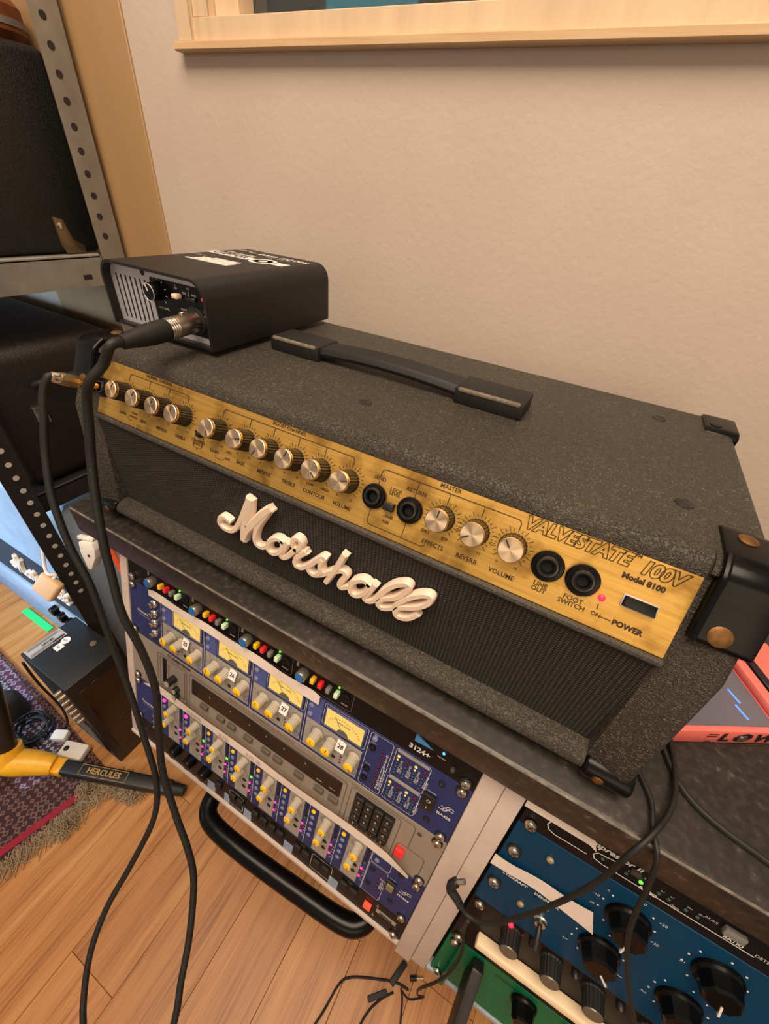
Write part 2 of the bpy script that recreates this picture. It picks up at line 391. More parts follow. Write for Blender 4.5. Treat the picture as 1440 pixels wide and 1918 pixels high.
# the dim room behind the glass
rm = B().box((-2.2, 1.55, .2), (2.4, 1.6, 2.0)).build('wall_beyond_window', DARKROOM); rm['kind'] = 'structure'
cu = B().box((-1.04, 1.38, .2), (-.70, 1.5, 1.6), .01, 2)
tag(cu.build('curtain_panel', mat('brown_curtain', (92, 58, 30), .9, var=.3, vscale=12)), 'brown panel standing behind the window glass', 'panel')
mn = thing('monitor', (-.40, 1.1, .62), 'teal glowing monitor seen through the window glass', 'monitor')
B().box((-.47, 1.10, .745), (-.21, 1.13, .93), .004).build('case', BLACK, mn)
B().box((-.464, 1.096, .751), (-.216, 1.0995, .924)).build('screen', TEALSCREEN, mn)
B().box((-.37, 1.105, .20), (-.31, 1.13, .76)).build('stand', BLACK, mn)
# pale board left of the plaster
tb = B().box((-.78, .416, FLOOR), (-.336, WALLY, 1.6), .0012, 1).build('trim_1', PINE, label=None); tb['kind'] = 'structure'

# ================================================================ worktop and rack cabinet
TILT = math.radians(14.902)
RROT = RX(-TILT)
def RK(u, v, off=0):
    """frame on the tilted rack face at u right, v down (mm), off out of the face (m): x right, z up the face, -y out"""
    dn = Vector((0, -math.sin(TILT), -math.cos(TILT))); n = Vector((0, -math.cos(TILT), math.sin(TILT)))
    return T3(Vector((u / 1000, 0, 0)) + dn * (v / 1000) + n * off) @ RROT
b = B().box((-.083, -.0005, .0525), (1.55, WALLY - .002, .093), .004, 3)
wt = b.build('worktop', [WORKTOP, mat('worn_highlit_edge', (116, 106, 96), .5, var=.55, vscale=120)])
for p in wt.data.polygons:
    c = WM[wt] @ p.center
    if c.y < .0016 and c.z > .0905 and abs(p.normal.z - .7) < .2: p.material_index = 1  # pale bevel colour paints the edge highlight along with the wear
tag(wt, 'black speckled worktop with worn, highlit front edge carrying the amplifier', 'worktop')
cab = thing('rack_cabinet', (.24, .1, FLOOR), 'scuffed white painted desk cabinet holding sloped racks of equipment', 'cabinet')
F0 = RK(0, 0)
def rbox(u0, u1, v0, v1, out, deep, bev=0): return B().box((u0 / 1000, -out, -v1 / 1000), (u1 / 1000, deep, -v0 / 1000), bev, 2)
rbox(-24, -9.5, -53, 316, .001, .14, .001).build('side_panel', WHITEPAINT, cab, F0)
rbox(474.6, 495.0, -53, 330, .001, .20, .001).build('stile', WHITEPAINT, cab, F0)
rbox(495.4, 513.5, -53, 318, .001, .20, .001).build('stile', WHITEPAINT, cab, F0)
rbox(-24, 474.4, 305.4, 312, .003, .07, .001).build('bottom_rail', WHITEPAINT, cab, F0)
rbox(513.6, 1010, 305.4, 312, .002, .07, .001).build('bottom_rail', mat('pale_blue_rail', (150, 158, 168), .5), cab, F0)
rbox(-9.4, 474.4, -53, 305.2, -.16, .17).build('back_panel', BLACK, cab, F0)
rbox(513.6, 1010, -53, 305.2, -.16, .17).build('back_panel', BLACK, cab, F0)
rbox(-9.4, 4, -50, 305.2, -.010, .03).build('rack_rail', BLACK, cab, F0)
rbox(461, 474.4, -50, 305.2, -.010, .03).build('rack_rail', BLACK, cab, F0)
rbox(513.6, 529, -50, 305.2, -.010, .03).build('rack_rail', BLACK, cab, F0)
# side gable that carries the cabinet down to the floor, set back under the racks
B().prism([(.10, .05), (.36, .05), (.36, FLOOR), (.22, FLOOR), (.03, -.40), (-.045, -.302)], 'x', -.022, -.006, .001, 1).build('gable', TIMBEREDGE, cab)
B().box((.478, .14, FLOOR), (.512, .36, -.26), .001, 1).build('gable', WHITEPAINT, cab)
# torn clear tape hanging from the lower corner of the stile
B().box((.477, -.078, -.352), (.5135, -.076, -.300)).build('clear_tape', mat('translucent_tape', (190, 178, 176), .35, alpha=.45), cab, smooth=False)
# black tubular bar under the left rack
u = thing('tubular_bar', (.28, -.05, -.36), 'black glossy tubular bar looping out below the left rack', 'bar')
B().tube([(.146, .03, -.346), (.142, -.03, -.346), (.143, -.070, -.345), (.152, -.095, -.346), (.178, -.104, -.346), (.24, -.1045, -.346), (.33, -.0995, -.346), (.40, -.094, -.346), (.424, -.084, -.345), (.433, -.064, -.344), (.434, -.02, -.345), (.435, .03, -.346)], .0135, 16, 6).build('tube', GLOSS, u)
for x in (.146, .435): B().rod((x, .02, -.346), (x, .02, -.322), .010).build('mounting_post', BLACK, u)
B().box((.20, -.03, -.352), (.40, .03, -.338), .002).build('backing_plate', BLACK, u)

# ================================================================ amplifier head
AMP = thing('amplifier_head', (.262, .165, .093), 'black leathercloth guitar amplifier head with gold control panel and cream script logo', 'amplifier')
XL, XR, IL, IR = -.038, .562, -.005, .530
PL = math.radians(29)
def PN(u, w, off=0):
    n = Vector((0, -math.cos(PL), math.sin(PL))); up = Vector((0, math.sin(PL), math.cos(PL)))
    return T3(Vector((u / 1000, .038, .229)) + up * (w / 1000) + n * off) @ RX(-PL)
def arc(cy, cz, r, a0, a1, n=5): return [(cy + r * math.cos(math.radians(a0 + (a1 - a0) * i / n)), cz + r * math.sin(math.radians(a0 + (a1 - a0) * i / n))) for i in range(n + 1)]
def pp(w, off): return (.038 + w * .0004848 - off * .8746, .229 + w * .0008746 + off * .4848)
side = [(.020, .103), (.0175, .108), pp(-1, .0055), pp(48, .0055)] + arc(.0720, .2765, .0135, 165, 90) + arc(.305, .283, .007, 90, 0, 3) + [(.312, .103)]
def outer(xo): return lambda e: all(abs(v.co.x - xo) < 1e-5 for v in e.verts)
b = B()
b.prism(side, 'x', XL, IL, .007, 3, outer(XL)); b.prism(side, 'x', IR, XR, .007, 3, outer(XR))
for v in b.bm.verts:   # the inner front edge of each cheek is chamfered
    if v.co.y < .066 and v.co.z < .282:
        if abs(v.co.x - IR) < 1e-5: v.co.y += .006
        elif abs(v.co.x - IL) < 1e-5: v.co.y += .006
lip = [(.072, .2740), (.0645, .2755)] + arc(.0768, .2765, .0135, 175, 90) + arc(.305, .283, .007, 90, 0, 3) + [(.312, .272), (.08, .272)]
b.prism(lip, 'x', IL, IR)
bot = [(.312, .103), (.022, .103)] + arc(.0255, .1105, .0075, 250, 110, 6) + [(.030, .1205), (.312, .1205)]
b.prism(bot, 'x', IL, IR)
b.box((IL, .296, .118), (IR, .306, .275))
b.build('cabinet', LEATHER, AMP)
B().box((IL, .0352, .1195), (IR, .05, .2285)).build('grille_cloth', CLOTH, AMP)
B().tube([(IL, .0345, .2275), (IR, .0345, .2275)], .0028, 8, 0).build('piping', leather('piping_cord', (44, 41, 38), (92, 86, 76), 300, .5, .0006), AMP)
PANEL = B().box((IL, -.0006, 0), (IR, .010, .0575)).build('control_panel', BRASS, AMP, PN(0, 0), smooth=False)
for x, y in ((.0, .045), (.524, .045), (.0, .27), (.524, .27)):
    B().rod((x, y, .093), (x, y, .1035), .012, .014, 20).build('foot', RUBBER, AMP)
# corner protectors
def corner(kind, x0, x1, label):
    o = .0032
    if kind == 'front_top':
        P = [pp(19, -.004), pp(19, .0070), pp(21, .0088), pp(48, .0088)] + arc(.0720, .2765, .0135 + o, 165, 90) + [(.099, .290 + o), (.106, .290), (.106, .27), (.08, .262)]
    elif kind == 'back_top': P = [(.266, .290), (.273, .290 + o)] + arc(.303, .282, .008 + o, 90, 0, 4) + [(.312 + o, .25), (.30, .25), (.30, .27), (.266, .28)]
    else: P = [(.020, .0995), (.0175 - o, .106), (.0180 - o, .113), (.021, .119), (.04, .119), (.062, .106), (.066, .0995)]
    return B().prism(P, 'x', x0, x1, .0030, 3).build('corner_protector', GLOSS, AMP, label=label)
def dome(parent, M, r, m, h=.0016):
    B().lathe([(r, 0), (r, h * .4), (r * .75, h * .85), (r * .3, h), (.0002, h)], 20).build('screw', m, parent, M)
for x0, x1, sx, xs in ((.5335, XR + .0030, 1, .5462), (XL - .0030, -.0095, -1, -.022)):
    c = corner('front_top', x0, x1, 'glossy black plastic corner')
    dome(c, T3((xs, .0915, .2932)) @ RX(-math.pi / 2), .0054, COPPER)
    dome(c, PN(xs * 1000, 27, .0088), .0062, COPPER)
    # raised rib along the inner edge of the corner
    xi = x0 + .0015 if sx > 0 else x1 - .0015
    B().tube([(xi,) + pp(20, .0085), (xi,) + pp(48, .0092), (xi, .0585, .2860), (xi, .0700, .2930)], .0022, 8, 3).build('rib', GLOSS, c)
    c = corner('back_top', x0 + .004 if sx > 0 else x0, x1 if sx > 0 else x1 - .004, 'glossy black plastic corner')
    dome(c, T3((xs, .280, .2932)) @ RX(-math.pi / 2), .005, BLACK)
    c = corner('bottom', x0 - .003 if sx > 0 else x0, x1 if sx > 0 else x1 + .003, 'glossy black plastic corner')
    dome(c, T3((xs - .004 * sx, .0148, .1095)), .0040, COPPER)
# fixing dimples in the top
for x, y in ((.515, .118), (.500, .268), (.268, .118)):
    B().lathe([(.006, 0), (.0056, .0009), (.003, .0006), (.0004, .0002)], 18).build('fixing_cap', LEATHER2, AMP, T3((x, y, .2899)) @ RX(-math.pi / 2))
# carrying handle
HD = B()
prof = []
zz = lambda t: .2985 + .004 * math.sin(math.pi * t)
rows = []
for i in range(17):
    t = i / 16; x = .172 + (.335 - .172) * t; z = zz(t); row = []
    pr = [(-.0135, -.0045), (-.0145, -.001), (-.0125, .003)] + [(-.0115 + .0023 * j, .0045 if j % 2 == 0 else .0035) for j in range(11)] + [(.0125, .003), (.0145, -.001), (.0135, -.0045)]
    for dy, dz in pr: row.append(HD.bm.verts.new((x, .189 + dy, z + dz)))
    rows.append(row)
for a, c in zip(rows, rows[1:]):
    for j in range(len(a)): HD.face([a[j], a[(j + 1) % len(a)], c[(j + 1) % len(a)], c[j]])
HD.face(rows[0]); HD.face(rows[-1][::-1])
strap = HD.build('handle_strap', BLACK, AMP)
for x0, x1 in ((.117, .179), (.328, .391)):
    o = B().box((x0, .1705, .2895), (x1, .2085, .3045), .0022, 2).build('handle_end', RUBBER, AMP)
    B().box((x0 + .003, .1700, .3005), (x1 - .003, .1738, .3050), .0015, 1).build('worn_edge', mat('grey_scuffed_rubber', (112, 100, 86), .8, var=.3, vscale=200), o)
# control knobs
b = B(); b.lathe([(.0098, 0), (.0098, .0012), (.0092, .002), (.0088, .0135), (.0084, .0142)], 48, rib=.06); KNOB_BODY = b.mesh('knob', BLACK, True, 20)
KNOB_CAP = B().lathe([(.0083, .0138), (.0084, .0150), (.0081, .0164), (.0076, .0168), (.0002, .0168)], 40).mesh('cap', SPUN)
KNOB_PTR = B().box((-.0005, -.01705, .0022), (.0005, -.0160, .0072)).mesh('pointer', PRINT)
KU = [33, 62.6, 89.4, 114.9, 158.6, 189.9, 216, 242, 268.3, 294.8, 374.4, 400, 426]
KA = [-20, -25, -10, 0, -150, -75, 150, -20, -130, -70, 0, 125, 40]
KW = 29.6
for x, a in zip(KU, KA):
    M = PN(x, KW, .0006) @ RY(math.radians(-a))
    k = place('knob', KNOB_BODY, M, AMP); c = place('cap', KNOB_CAP, M, k, 'spun silver cap'); place('pointer', KNOB_PTR, M, k)
# jack sockets
def jack(x, w, r=.0105):
    M = PN(x, w, .0006)
    j = B().lathe([(r, 0), (r, .0025), (r * .93, .0036), (r * .72, .0040), (r * .70, .0052), (r * .42, .0052), (r * .38, .001), (.0002, .001)], 24).build('jack_socket', GLOSS, AMP, M, angle=25)
    B().lathe([(r * .70, .0004), (r * .70, .0052), (r * .62, .0066), (r * .52, .0068), (r * .46, .0060), (r * .44, .0012), (.0002, .0012)], 28).build('ferrule', mat('dark_nickel', (64, 62, 62), .25, .7), j, M)
    B().lathe([(r * .43, .0004), (r * .43, .0015), (.0002, .0015)], 20).build('bore', mat('socket_bore', (4, 4, 4), .9), j, M)
for x, w, r in ((319.8, 26.6, .0098), (350, 26.6, .0100), (450.8, 26.6, .0104), (472.8, 26.6, .0104), (0, 26, .0095)): jack(x, w, r)
o = B().box((-.0042, -.006, -.0032), (.0042, 0, .0032), .0007, 2).build('push_switch', BLACK, AMP, PN(334.3, 23.6, .0006))
o = B().lathe([(.0022, 0), (.0022, .0010), (.0013, .0019), (.0002, .0021)], 16).build('power_light', LEDR, AMP, PN(486.8, 20.5, .0006))
sw = B().box((-.0100, -.0010, -.0042), (.0100, .004, .0042), .0004, 1).build('power_switch', SILVER, AMP, PN(507, 24.6, .0006))
B().box((-.0092, -.0016, -.0034), (.0092, .003, .0034), .0003, 1).build('recess', mat('switch_recess', (6, 6, 6), .6), sw, PN(507, 24.6, .0006))
B().prism([(0, -.0030), (-.0055, -.0026), (-.0020, .0030), (0, .0030)], 'x', -.0086, .0086, .0003, 1).build('rocker', mat('dull_black_rocker', (6, 6, 6), .6), sw, PN(507, 24.6, .0010))
# printing on the panel
def pt(s, x, w, size, **kw): text(s, size / 1000, PN(x, w, .0006), PRINT, PANEL, **kw)
for s, x, w, z in (('GAIN', 33, 9.4, 4.1), ('CLEAN', 49, 13.2, 2.7), ('CRUNCH', 48, 9.4, 2.7), ('BASS', 63.5, 9, 4.1), ('MIDDLE', 88.9, 9, 4.1), ('TREBLE', 114.2, 9, 4.1), ('CHANNEL\nSELECT', 137.3, 11, 3.6),
                   ('GAIN', 157.8, 9.6, 4.3), ('OD1', 174.6, 13.6, 3), ('OD2', 174.4, 7.6, 3), ('BASS', 189.4, 9, 4.3), ('MIDDLE', 216, 9, 4.3), ('TREBLE', 242.3, 9.2, 4.3), ('CONTOUR', 268.2, 9.2, 4.3),
                   ('VOLUME', 295.2, 9.2, 4.4), ('EFFECTS', 374.2, 9.1, 4.6), ('REVERB', 400.2, 9.3, 4.6), ('VOLUME', 425.7, 9, 4.6), ('LINE\nOUT', 451.2, 11, 4.5), ('FOOT\nSWITCH', 472.5, 10.5, 4.5),
                   ('ON', 487.6, 9, 3.8), ('NORMAL CHANNEL', 73.8, 52.3, 4), ('BOOST CHANNEL', 229.4, 52.2, 4.2), ('MASTER', 373, 52, 4.4), ('SEND', 319.6, 40.8, 4), ('RETURN', 350, 41, 4.2),
                   ('LOOP\nLEVEL', 334.7, 34.8, 3.6), ('-20dB', 335, 15.6, 3.4), ('0dB', 334.6, 11, 3.4), ('DRY', 366, 16.3, 3.4), ('EFF', 381, 16.1, 3.4), ('LOW', 262.4, 15.4, 3.1), ('HIGH', 277, 15.8, 3.1)):
    pt(s, x, w, z, bold=.00006)
pt('POWER', 506.3, 8.8, 5.0, bold=.00022); pt('Model 8100', 503.6, 38.9, 5.0, bold=.00025)
text('VALVESTATE', .0118, PN(427.5, 48.6, .0008), PRINT, PANEL, align='LEFT', outline=.00022, shear=.22, spacing=.95, bold=.0006, res=4)
text('TM', .0028, PN(495.2, 53.0, .0008), PRINT, PANEL, outline=.00012, shear=.2)
text('100V', .0118, PN(498.5, 47.6, .0008), PRINT, PANEL, align='LEFT', outline=.00022, shear=.22, spacing=.92, bold=.0006, res=4)
for x in KU:
    if x not in (268.3, 374.4, 33): pt('0', x - 6.2, 16.2, 2.9); pt('10', x + 6.6, 16.2, 2.9)
b = B()
for x in KU:
    for j in range(21):
        a = math.radians(-135 + 270 * j / 20); r0 = .0111; r1 = .0140 if j % 2 == 0 else .0124
        b.line([(x / 1000 + r0 * math.sin(a), KW / 1000 + r0 * math.cos(a)), (x / 1000 + r1 * math.sin(a), KW / 1000 + r1 * math.cos(a))], .00042)
def mm(*p): return [(x / 1000, z / 1000) for x, z in p]
def brk(x0, x1, drops, w=48.6, gap=None):
    b.line(mm((x0, w - 6), (x0, w - 2.5), (x0 + .8, w - .8), (x0 + 2.5, w), (x1 - 2.5, w), (x1 - .8, w - .8), (x1, w - 2.5), (x1, w - 6)), .00055)
    for d in drops: b.line(mm((d, w), (d, w - 6.5)), .00055)
brk(33.5, 115, (62.6, 89.4)); brk(158.6, 294.8, (189.9, 216, 242, 268.3)); brk(319.6, 426, (350, 374.4, 400), 48.4)
b.line(mm((319.8, 38.6), (319.8, 36.5)), .0005); b.line(mm((350, 38.6), (350, 36.5)), .0005)
b.line(mm((319.8, 16.5), (319.8, 7), (321, 5.2), (323, 4.6), (366, 4.6), (368, 5.2), (368.6, 6.4)), .0005); b.line(mm((350, 16.5), (350, 4.6)), .0005)
b.line(mm((386, 27), (389, 27)), .0005); b.line(mm((411.5, 27), (414.5, 27)), .0005)
b.line(mm((132, 19), (132, 8), (133.5, 6.2), (141, 6.2), (142.6, 8), (142.6, 17)), .0005); b.line(mm((137.3, 17.4), (137.3, 14.8)), .0005); b.line(mm((137.3, 6.2), (137.3, 4.4)), .0005)
b.line(mm((41, 8), (42, 5.6), (45, 5.2), (48, 6)), .0004); b.line(mm((160, 6.6), (161.5, 4.6), (169, 4.6), (171, 6.4)), .0004)
b.line(mm((486.8, 15.8), (487, 12.6)), .0005); b.line(mm((491, 8.8), (496.5, 8.8)), .0005)
b.build('scale_marks', PRINT, PANEL, PN(0, 0, .0006), smooth=False)['kind'] = 'stuff'
B().lathe([(.0014, 0), (.0014, .0004), (.0002, .0004)], 12).build('indicator', INK, PANEL, PN(132, 20, .0006))
B().lathe([(.0026, 0), (.0026, .004), (.0018, .006), (.0002, .006)], 16).build('select_button', BLACK, AMP, PN(139.5, 19, .0006))
# script logo
LOGO = [[(176.6,173.0),(172.6,174.7),(167.8,174.3),(162.8,168.7),(162.4,162.9),(167.6,159.4),(176.2,160.5),(183.9,168.0),(191.7,181.0),(198.7,195.5),(203.7,205.8),(208.1,213.0)],
[(208.1,213.0),(204.6,199.8),(199.9,184.1),(195.2,170.2),(192.0,157.8)],[(192.0,157.8),(198.9,172.5),(207.3,184.1),(216.2,196.0),(224.5,206.3),(231.6,213.0)],
[(231.6,213.0),(221.8,197.9),(213.8,184.9),(209.4,174.1),(207.8,164.8),(210.2,159.8),(216.0,159.8),(221.9,164.1)],
[(242.4,180.9),(238.4,182.0),(232.7,179.5),(226.7,173.0),(223.5,164.5),(225.8,159.7),(231.4,160.2),(237.5,165.7),(241.7,173.1),(242.4,180.9)],
[(247.4,181.5),(242.8,172.0),(238.7,163.4),(240.3,159.9),(245.5,163.3),(251.1,170.7),(256.9,179.3)],
[(252.4,172.8),(256.8,179.3),(254.6,182.8),(254.8,188.7),(258.7,193.3),(262.3,192.9),(263.4,188.6),(260.3,182.1),(256.8,178.6)],
[(257.1,178.4),(262.1,180.0),(267.7,181.3)],
[(267.7,181.3),(263.2,176.1),(258.3,170.3),(255.1,163.4),(256.2,158.6),(261.6,158.8),(267.9,163.9),(274.7,171.6),(280.7,179.3),(286.4,185.8),(289.1,185.8)],
[(285.7,181.6),(283.6,173.8),(284.4,167.5),(281.3,162.6)],[(269.5,163.7),(271.7,159.1),(276.3,158.1),(282.9,161.8),(289.3,167.4),(295.6,173.3)],
[(307.7,199.7),(301.6,183.6),(295.6,169.7),(290.2,157.5)],
[(295.6,172.7),(300.4,176.8),(305.2,180.3),(309.4,179.9),(309.5,175.2),(305.5,166.7),(303.8,161.0),(306.6,159.6),(312.3,164.2)],
[(208.1,213.0),(202.8,199.5),(198.6,187.0)],[(231.6,213.0),(221.0,199.5),(214.6,190.5)],[(192.0,157.8),(196.2,168.0),(200.5,178.0)],
[(332.7,180.1),(328.9,182.2),(324.2,180.3),(317.9,174.3),(315.1,165.7),(317.0,159.5),(322.7,160.1),(328.7,167.1),(332.2,174.6),(332.7,180.1)],
[(337.6,182.1),(333.3,171.0),(329.5,161.9),(332.3,159.4),(337.1,162.2),(340.9,167.9),(346.4,180.3),(354.3,192.3),(362.3,199.3),(366.6,199.8),(365.8,193.8),(361.3,185.5),(355.9,178.4),(349.4,173.2),(345.6,170.1),(342.9,165.1),(343.4,161.4),(347.1,159.8),(352.8,163.2),(357.1,167.6),(360.8,175.8),(366.5,184.4),(373.2,191.9),(380.8,198.1),(385.4,198.6),(384.9,192.3),(379.8,184.2),(372.0,177.3),(364.7,172.6),(360.5,168.9),(359.0,163.9),(361.0,159.5),(366.3,159.9),(372.6,164.6),(377.7,172.4)]]
def logo_mesh():
    b = B()
    for si, st in enumerate(LOGO):
        dz = .00011 * ((si * 3) % 7)
        P = catmull([(x / 1000, 0, z / 1000) for x, z in st], 5); rows = []; L = len(P)
        for i, p in enumerate(P):
            t = (P[min(i + 1, L - 1)] - P[max(i - 1, 0)]).normalized(); nrm = Vector((-t.z, 0, t.x))
            f = i / (L - 1); hw = (.0044 if si == 1 else .0036 if si == 2 else .0030) * (1 + (.25 * math.sin(math.pi * f) if si in (1, 2) else 0))
            if i == 0: p = p - t * .0016
            if i == L - 1: p = p + t * .0016
            rows.append([b.bm.verts.new(p + nrm * (hw * a) + Vector((0, d, 0))) for a, d in ((-1, 0), (-1, -.0050), (-.62, -.0066 - dz), (.62, -.0066 - dz), (1, -.0050), (1, 0))])
        for a, c in zip(rows, rows[1:]):
            for j in range(6): b.face([a[j], a[(j + 1) % 6], c[(j + 1) % 6], c[j]])
        b.face(rows[0]); b.face(rows[-1][::-1])
    return b
logo_mesh().build('script_logo', CREAM, AMP, T3((0, .0342, 0)), label='cream plastic script logo', angle=50)
# ================================================================ rack units
SCREW = B(); SCREW.lathe([(.0047, .0012), (.0047, .0022), (.0040, .0036), (.0022, .0043), (.0002, .0044)], 20)
SCREW.mi = 1; SCREW.box((-.0026, -.0046, -.0005), (.0026, -.0040, .0005)); SCREW.box((-.0005, -.0046, -.0026), (.0005, -.0040, .0026))
SCREW = SCREW.mesh('rack_screw', [CHROME, mat('screw_slot', (60, 48, 38), .6)])
WASHER = B().lathe([(.0062, 0), (.0062, .0010), (.0056, .0014), (.0002, .0014)], 20).mesh('washer', BLACK)
def screw(unit, u, v, washer=True, s=1):
    M = RK(u, v) @ RY(RND.random() * 3) @ Matrix.Scale(s, 4)
    k = place('rack_screw', SCREW, M, unit)
    if washer: place('washer', WASHER, RK(u, v) @ Matrix.Scale(s, 4), k)
def unit(name, u0, v0, v1, face, label, cat, body=.12):
    o = thing(name, RK(u0 + 241.3, v1).to_translation(), label, cat, RROT)
    B().box((u0 / 1000, 0, -(v1 - .4) / 1000), ((u0 + 482.6) / 1000, .004, -(v0 + .4) / 1000), .0006, 1).build('faceplate', face, o, RK(0, 0))
    B().box(((u0 + 20) / 1000, .0042, -(v1 - 2) / 1000), ((u0 + 462) / 1000, body, -(v0 + 2) / 1000)).build('chassis', BLACK, o, RK(0, 0))
    return o
def plate(o, u0, u1, v0, v1, m, name='panel', h=.0006, bev=0):
    return B().box((u0 / 1000, -h, -v1 / 1000), (u1 / 1000, .0005, -v0 / 1000), bev, 1).build(name, m, o, RK(0, 0))
def rt(s, u, v, size, m, o, **kw): return text(s, size / 1000, RK(u, v, kw.pop('off', .0003)), m, o, **kw)
def rline(o, pts, w, m, off=.0004, name='printed_line'):
    b = B()
    for p in pts: b.line([(u / 1000, -v / 1000) for u, v in p], w / 1000)
    return b.build(name, m, o, RK(0, 0, off), smooth=False)
def rrect(u0, u1, v0, v1, r=2): return [(u0 + r, v0), (u1 - r, v0), (u1, v0 + r), (u1, v1 - r), (u1 - r, v1), (u0 + r, v1), (u0, v1 - r), (u0, v0 + r), (u0 + r, v0)]
DOTS = {}
def dot(o, u, v, r, m, h=.0012, name='led', n=12):
    k = (r, m.name, h)
    if k not in DOTS: DOTS[k] = B().lathe([(r / 1000, 0), (r / 1000, h * .6), (r * .6 / 1000, h), (.0001, h)], n).mesh(name, m)
    return place(name, DOTS[k], RK(u, v, .0003), o)
BTN = {}
def button(o, u, v, w, h, d, m, name='button', bev=.0006):
    k = (w, h, d, m.name)
    if k not in BTN: BTN[k] = B().box((-w / 2000, -d, -h / 2000), (w / 2000, 0, h / 2000), bev, 2).mesh(name, m)
    return place(name, BTN[k], RK(u, v, .0002), o)
# pale grey pointer knob with yellow cap
FK = {}
def fknob(o, u, v, r, L, ang):
    k = (r, L)
    if k not in FK:
        FK[k] = (B().lathe([(r * 1.12, 0), (r * 1.12, .0008), (r, .0012), (r * .94, L)], 28, rib=.07).mesh('knob', KNOBG, True, 15),
                 B().lathe([(r * .94, L), (r * .92, L + .0009), (r * .8, L + .0014), (.0001, L + .0014)], 24).mesh('cap', YEL),
                 B().box((-.0004, -L - .0017, r * .15), (.0004, -L - .0012, r * .9)).mesh('pointer', INK))
    M = RK(u, v, .0004) @ RY(math.radians(ang)); q = place('knob', FK[k][0], M, o)
    place('cap', FK[k][1], M, q, 'yellow knob cap'); place('pointer', FK[k][2], M, q)

# ---- black one-unit preamp at the top
UL = -8.75
api = unit('preamplifier', UL, -50.8, -6.35, BLKFACE, 'black one-unit preamplifier with blue knobs, topmost in the left rack', 'preamplifier')
APK = (B().lathe([(.0066, 0), (.0066, .0085), (.0058, .0095), (.0050, .0096)], 10).mesh('knob', mat('grey_aluminium_knob', (150, 144, 132), .35, .7)), B().lathe([(.0050, .0094), (.0050, .0104), (.0001, .0106)], 20).mesh('cap', BLUECAP))
for k in range(4):
    M = RK(41 + 78.7 * k, -26.5); q = place('knob', APK[0], M, api); place('cap', APK[1], M, q, 'blue knob cap')
    for x, m, hh in ((58.5, YBTN, 6), (68.2, RED, 6), (78.2, GBTN, 6), (88.2, WBTN, 6)): button(api, x + 77.4 * k, -28, 4.6, 6.5, .007, m)
    dot(api, 88.2 + 77.4 * k, -35, 1.1, LEDG if k in (0, 1, 2, 3) else LEDOFFG)
    B().lathe([(.0050, 0), (.0050, .0012), (.0032, .0014), (.003, .0004), (.0001, .0004)], 16).build('jack_socket', mat('socket_black', (10, 9, 9), .4), api, RK(98.5 + 77.2 * k, -27))
    rt('MIC/DI', 98 + 77.2 * k, -16.5, 2.6, WHITEP, api)
    rline(api, [[(107 + 77.2 * k, -48), (107 + 77.2 * k, -14), (105 + 77.2 * k, -11), (60 + 77.2 * k, -11)]], .35, mat('grey_print', (120, 116, 112), .6))
    plate(api, 30 + 78.7 * k, 33 + 78.7 * k, -46, -30, GBTN, 'vent_strip')
rt('3124+', 416, -17.5, 8.6, WHITEP, api, bold=.0003)
B().prism([(.4085, .036), (.4085, .026), (.428, .0275)], 'y', -.0005, .0003).build('triangle_logo', mat('sky_blue_print', (60, 140, 200), .5), api, RK(0, 0))
dot(api, 437.5, -31.5, 1.3, LEDB); rt('POWER', 437, -24.6, 2.4, WHITEP, api); dot(api, 450, -20.4, 2.6, DARKG, .004, 'switch')
for u in (0, 465.1): screw(api, u, -12.7)

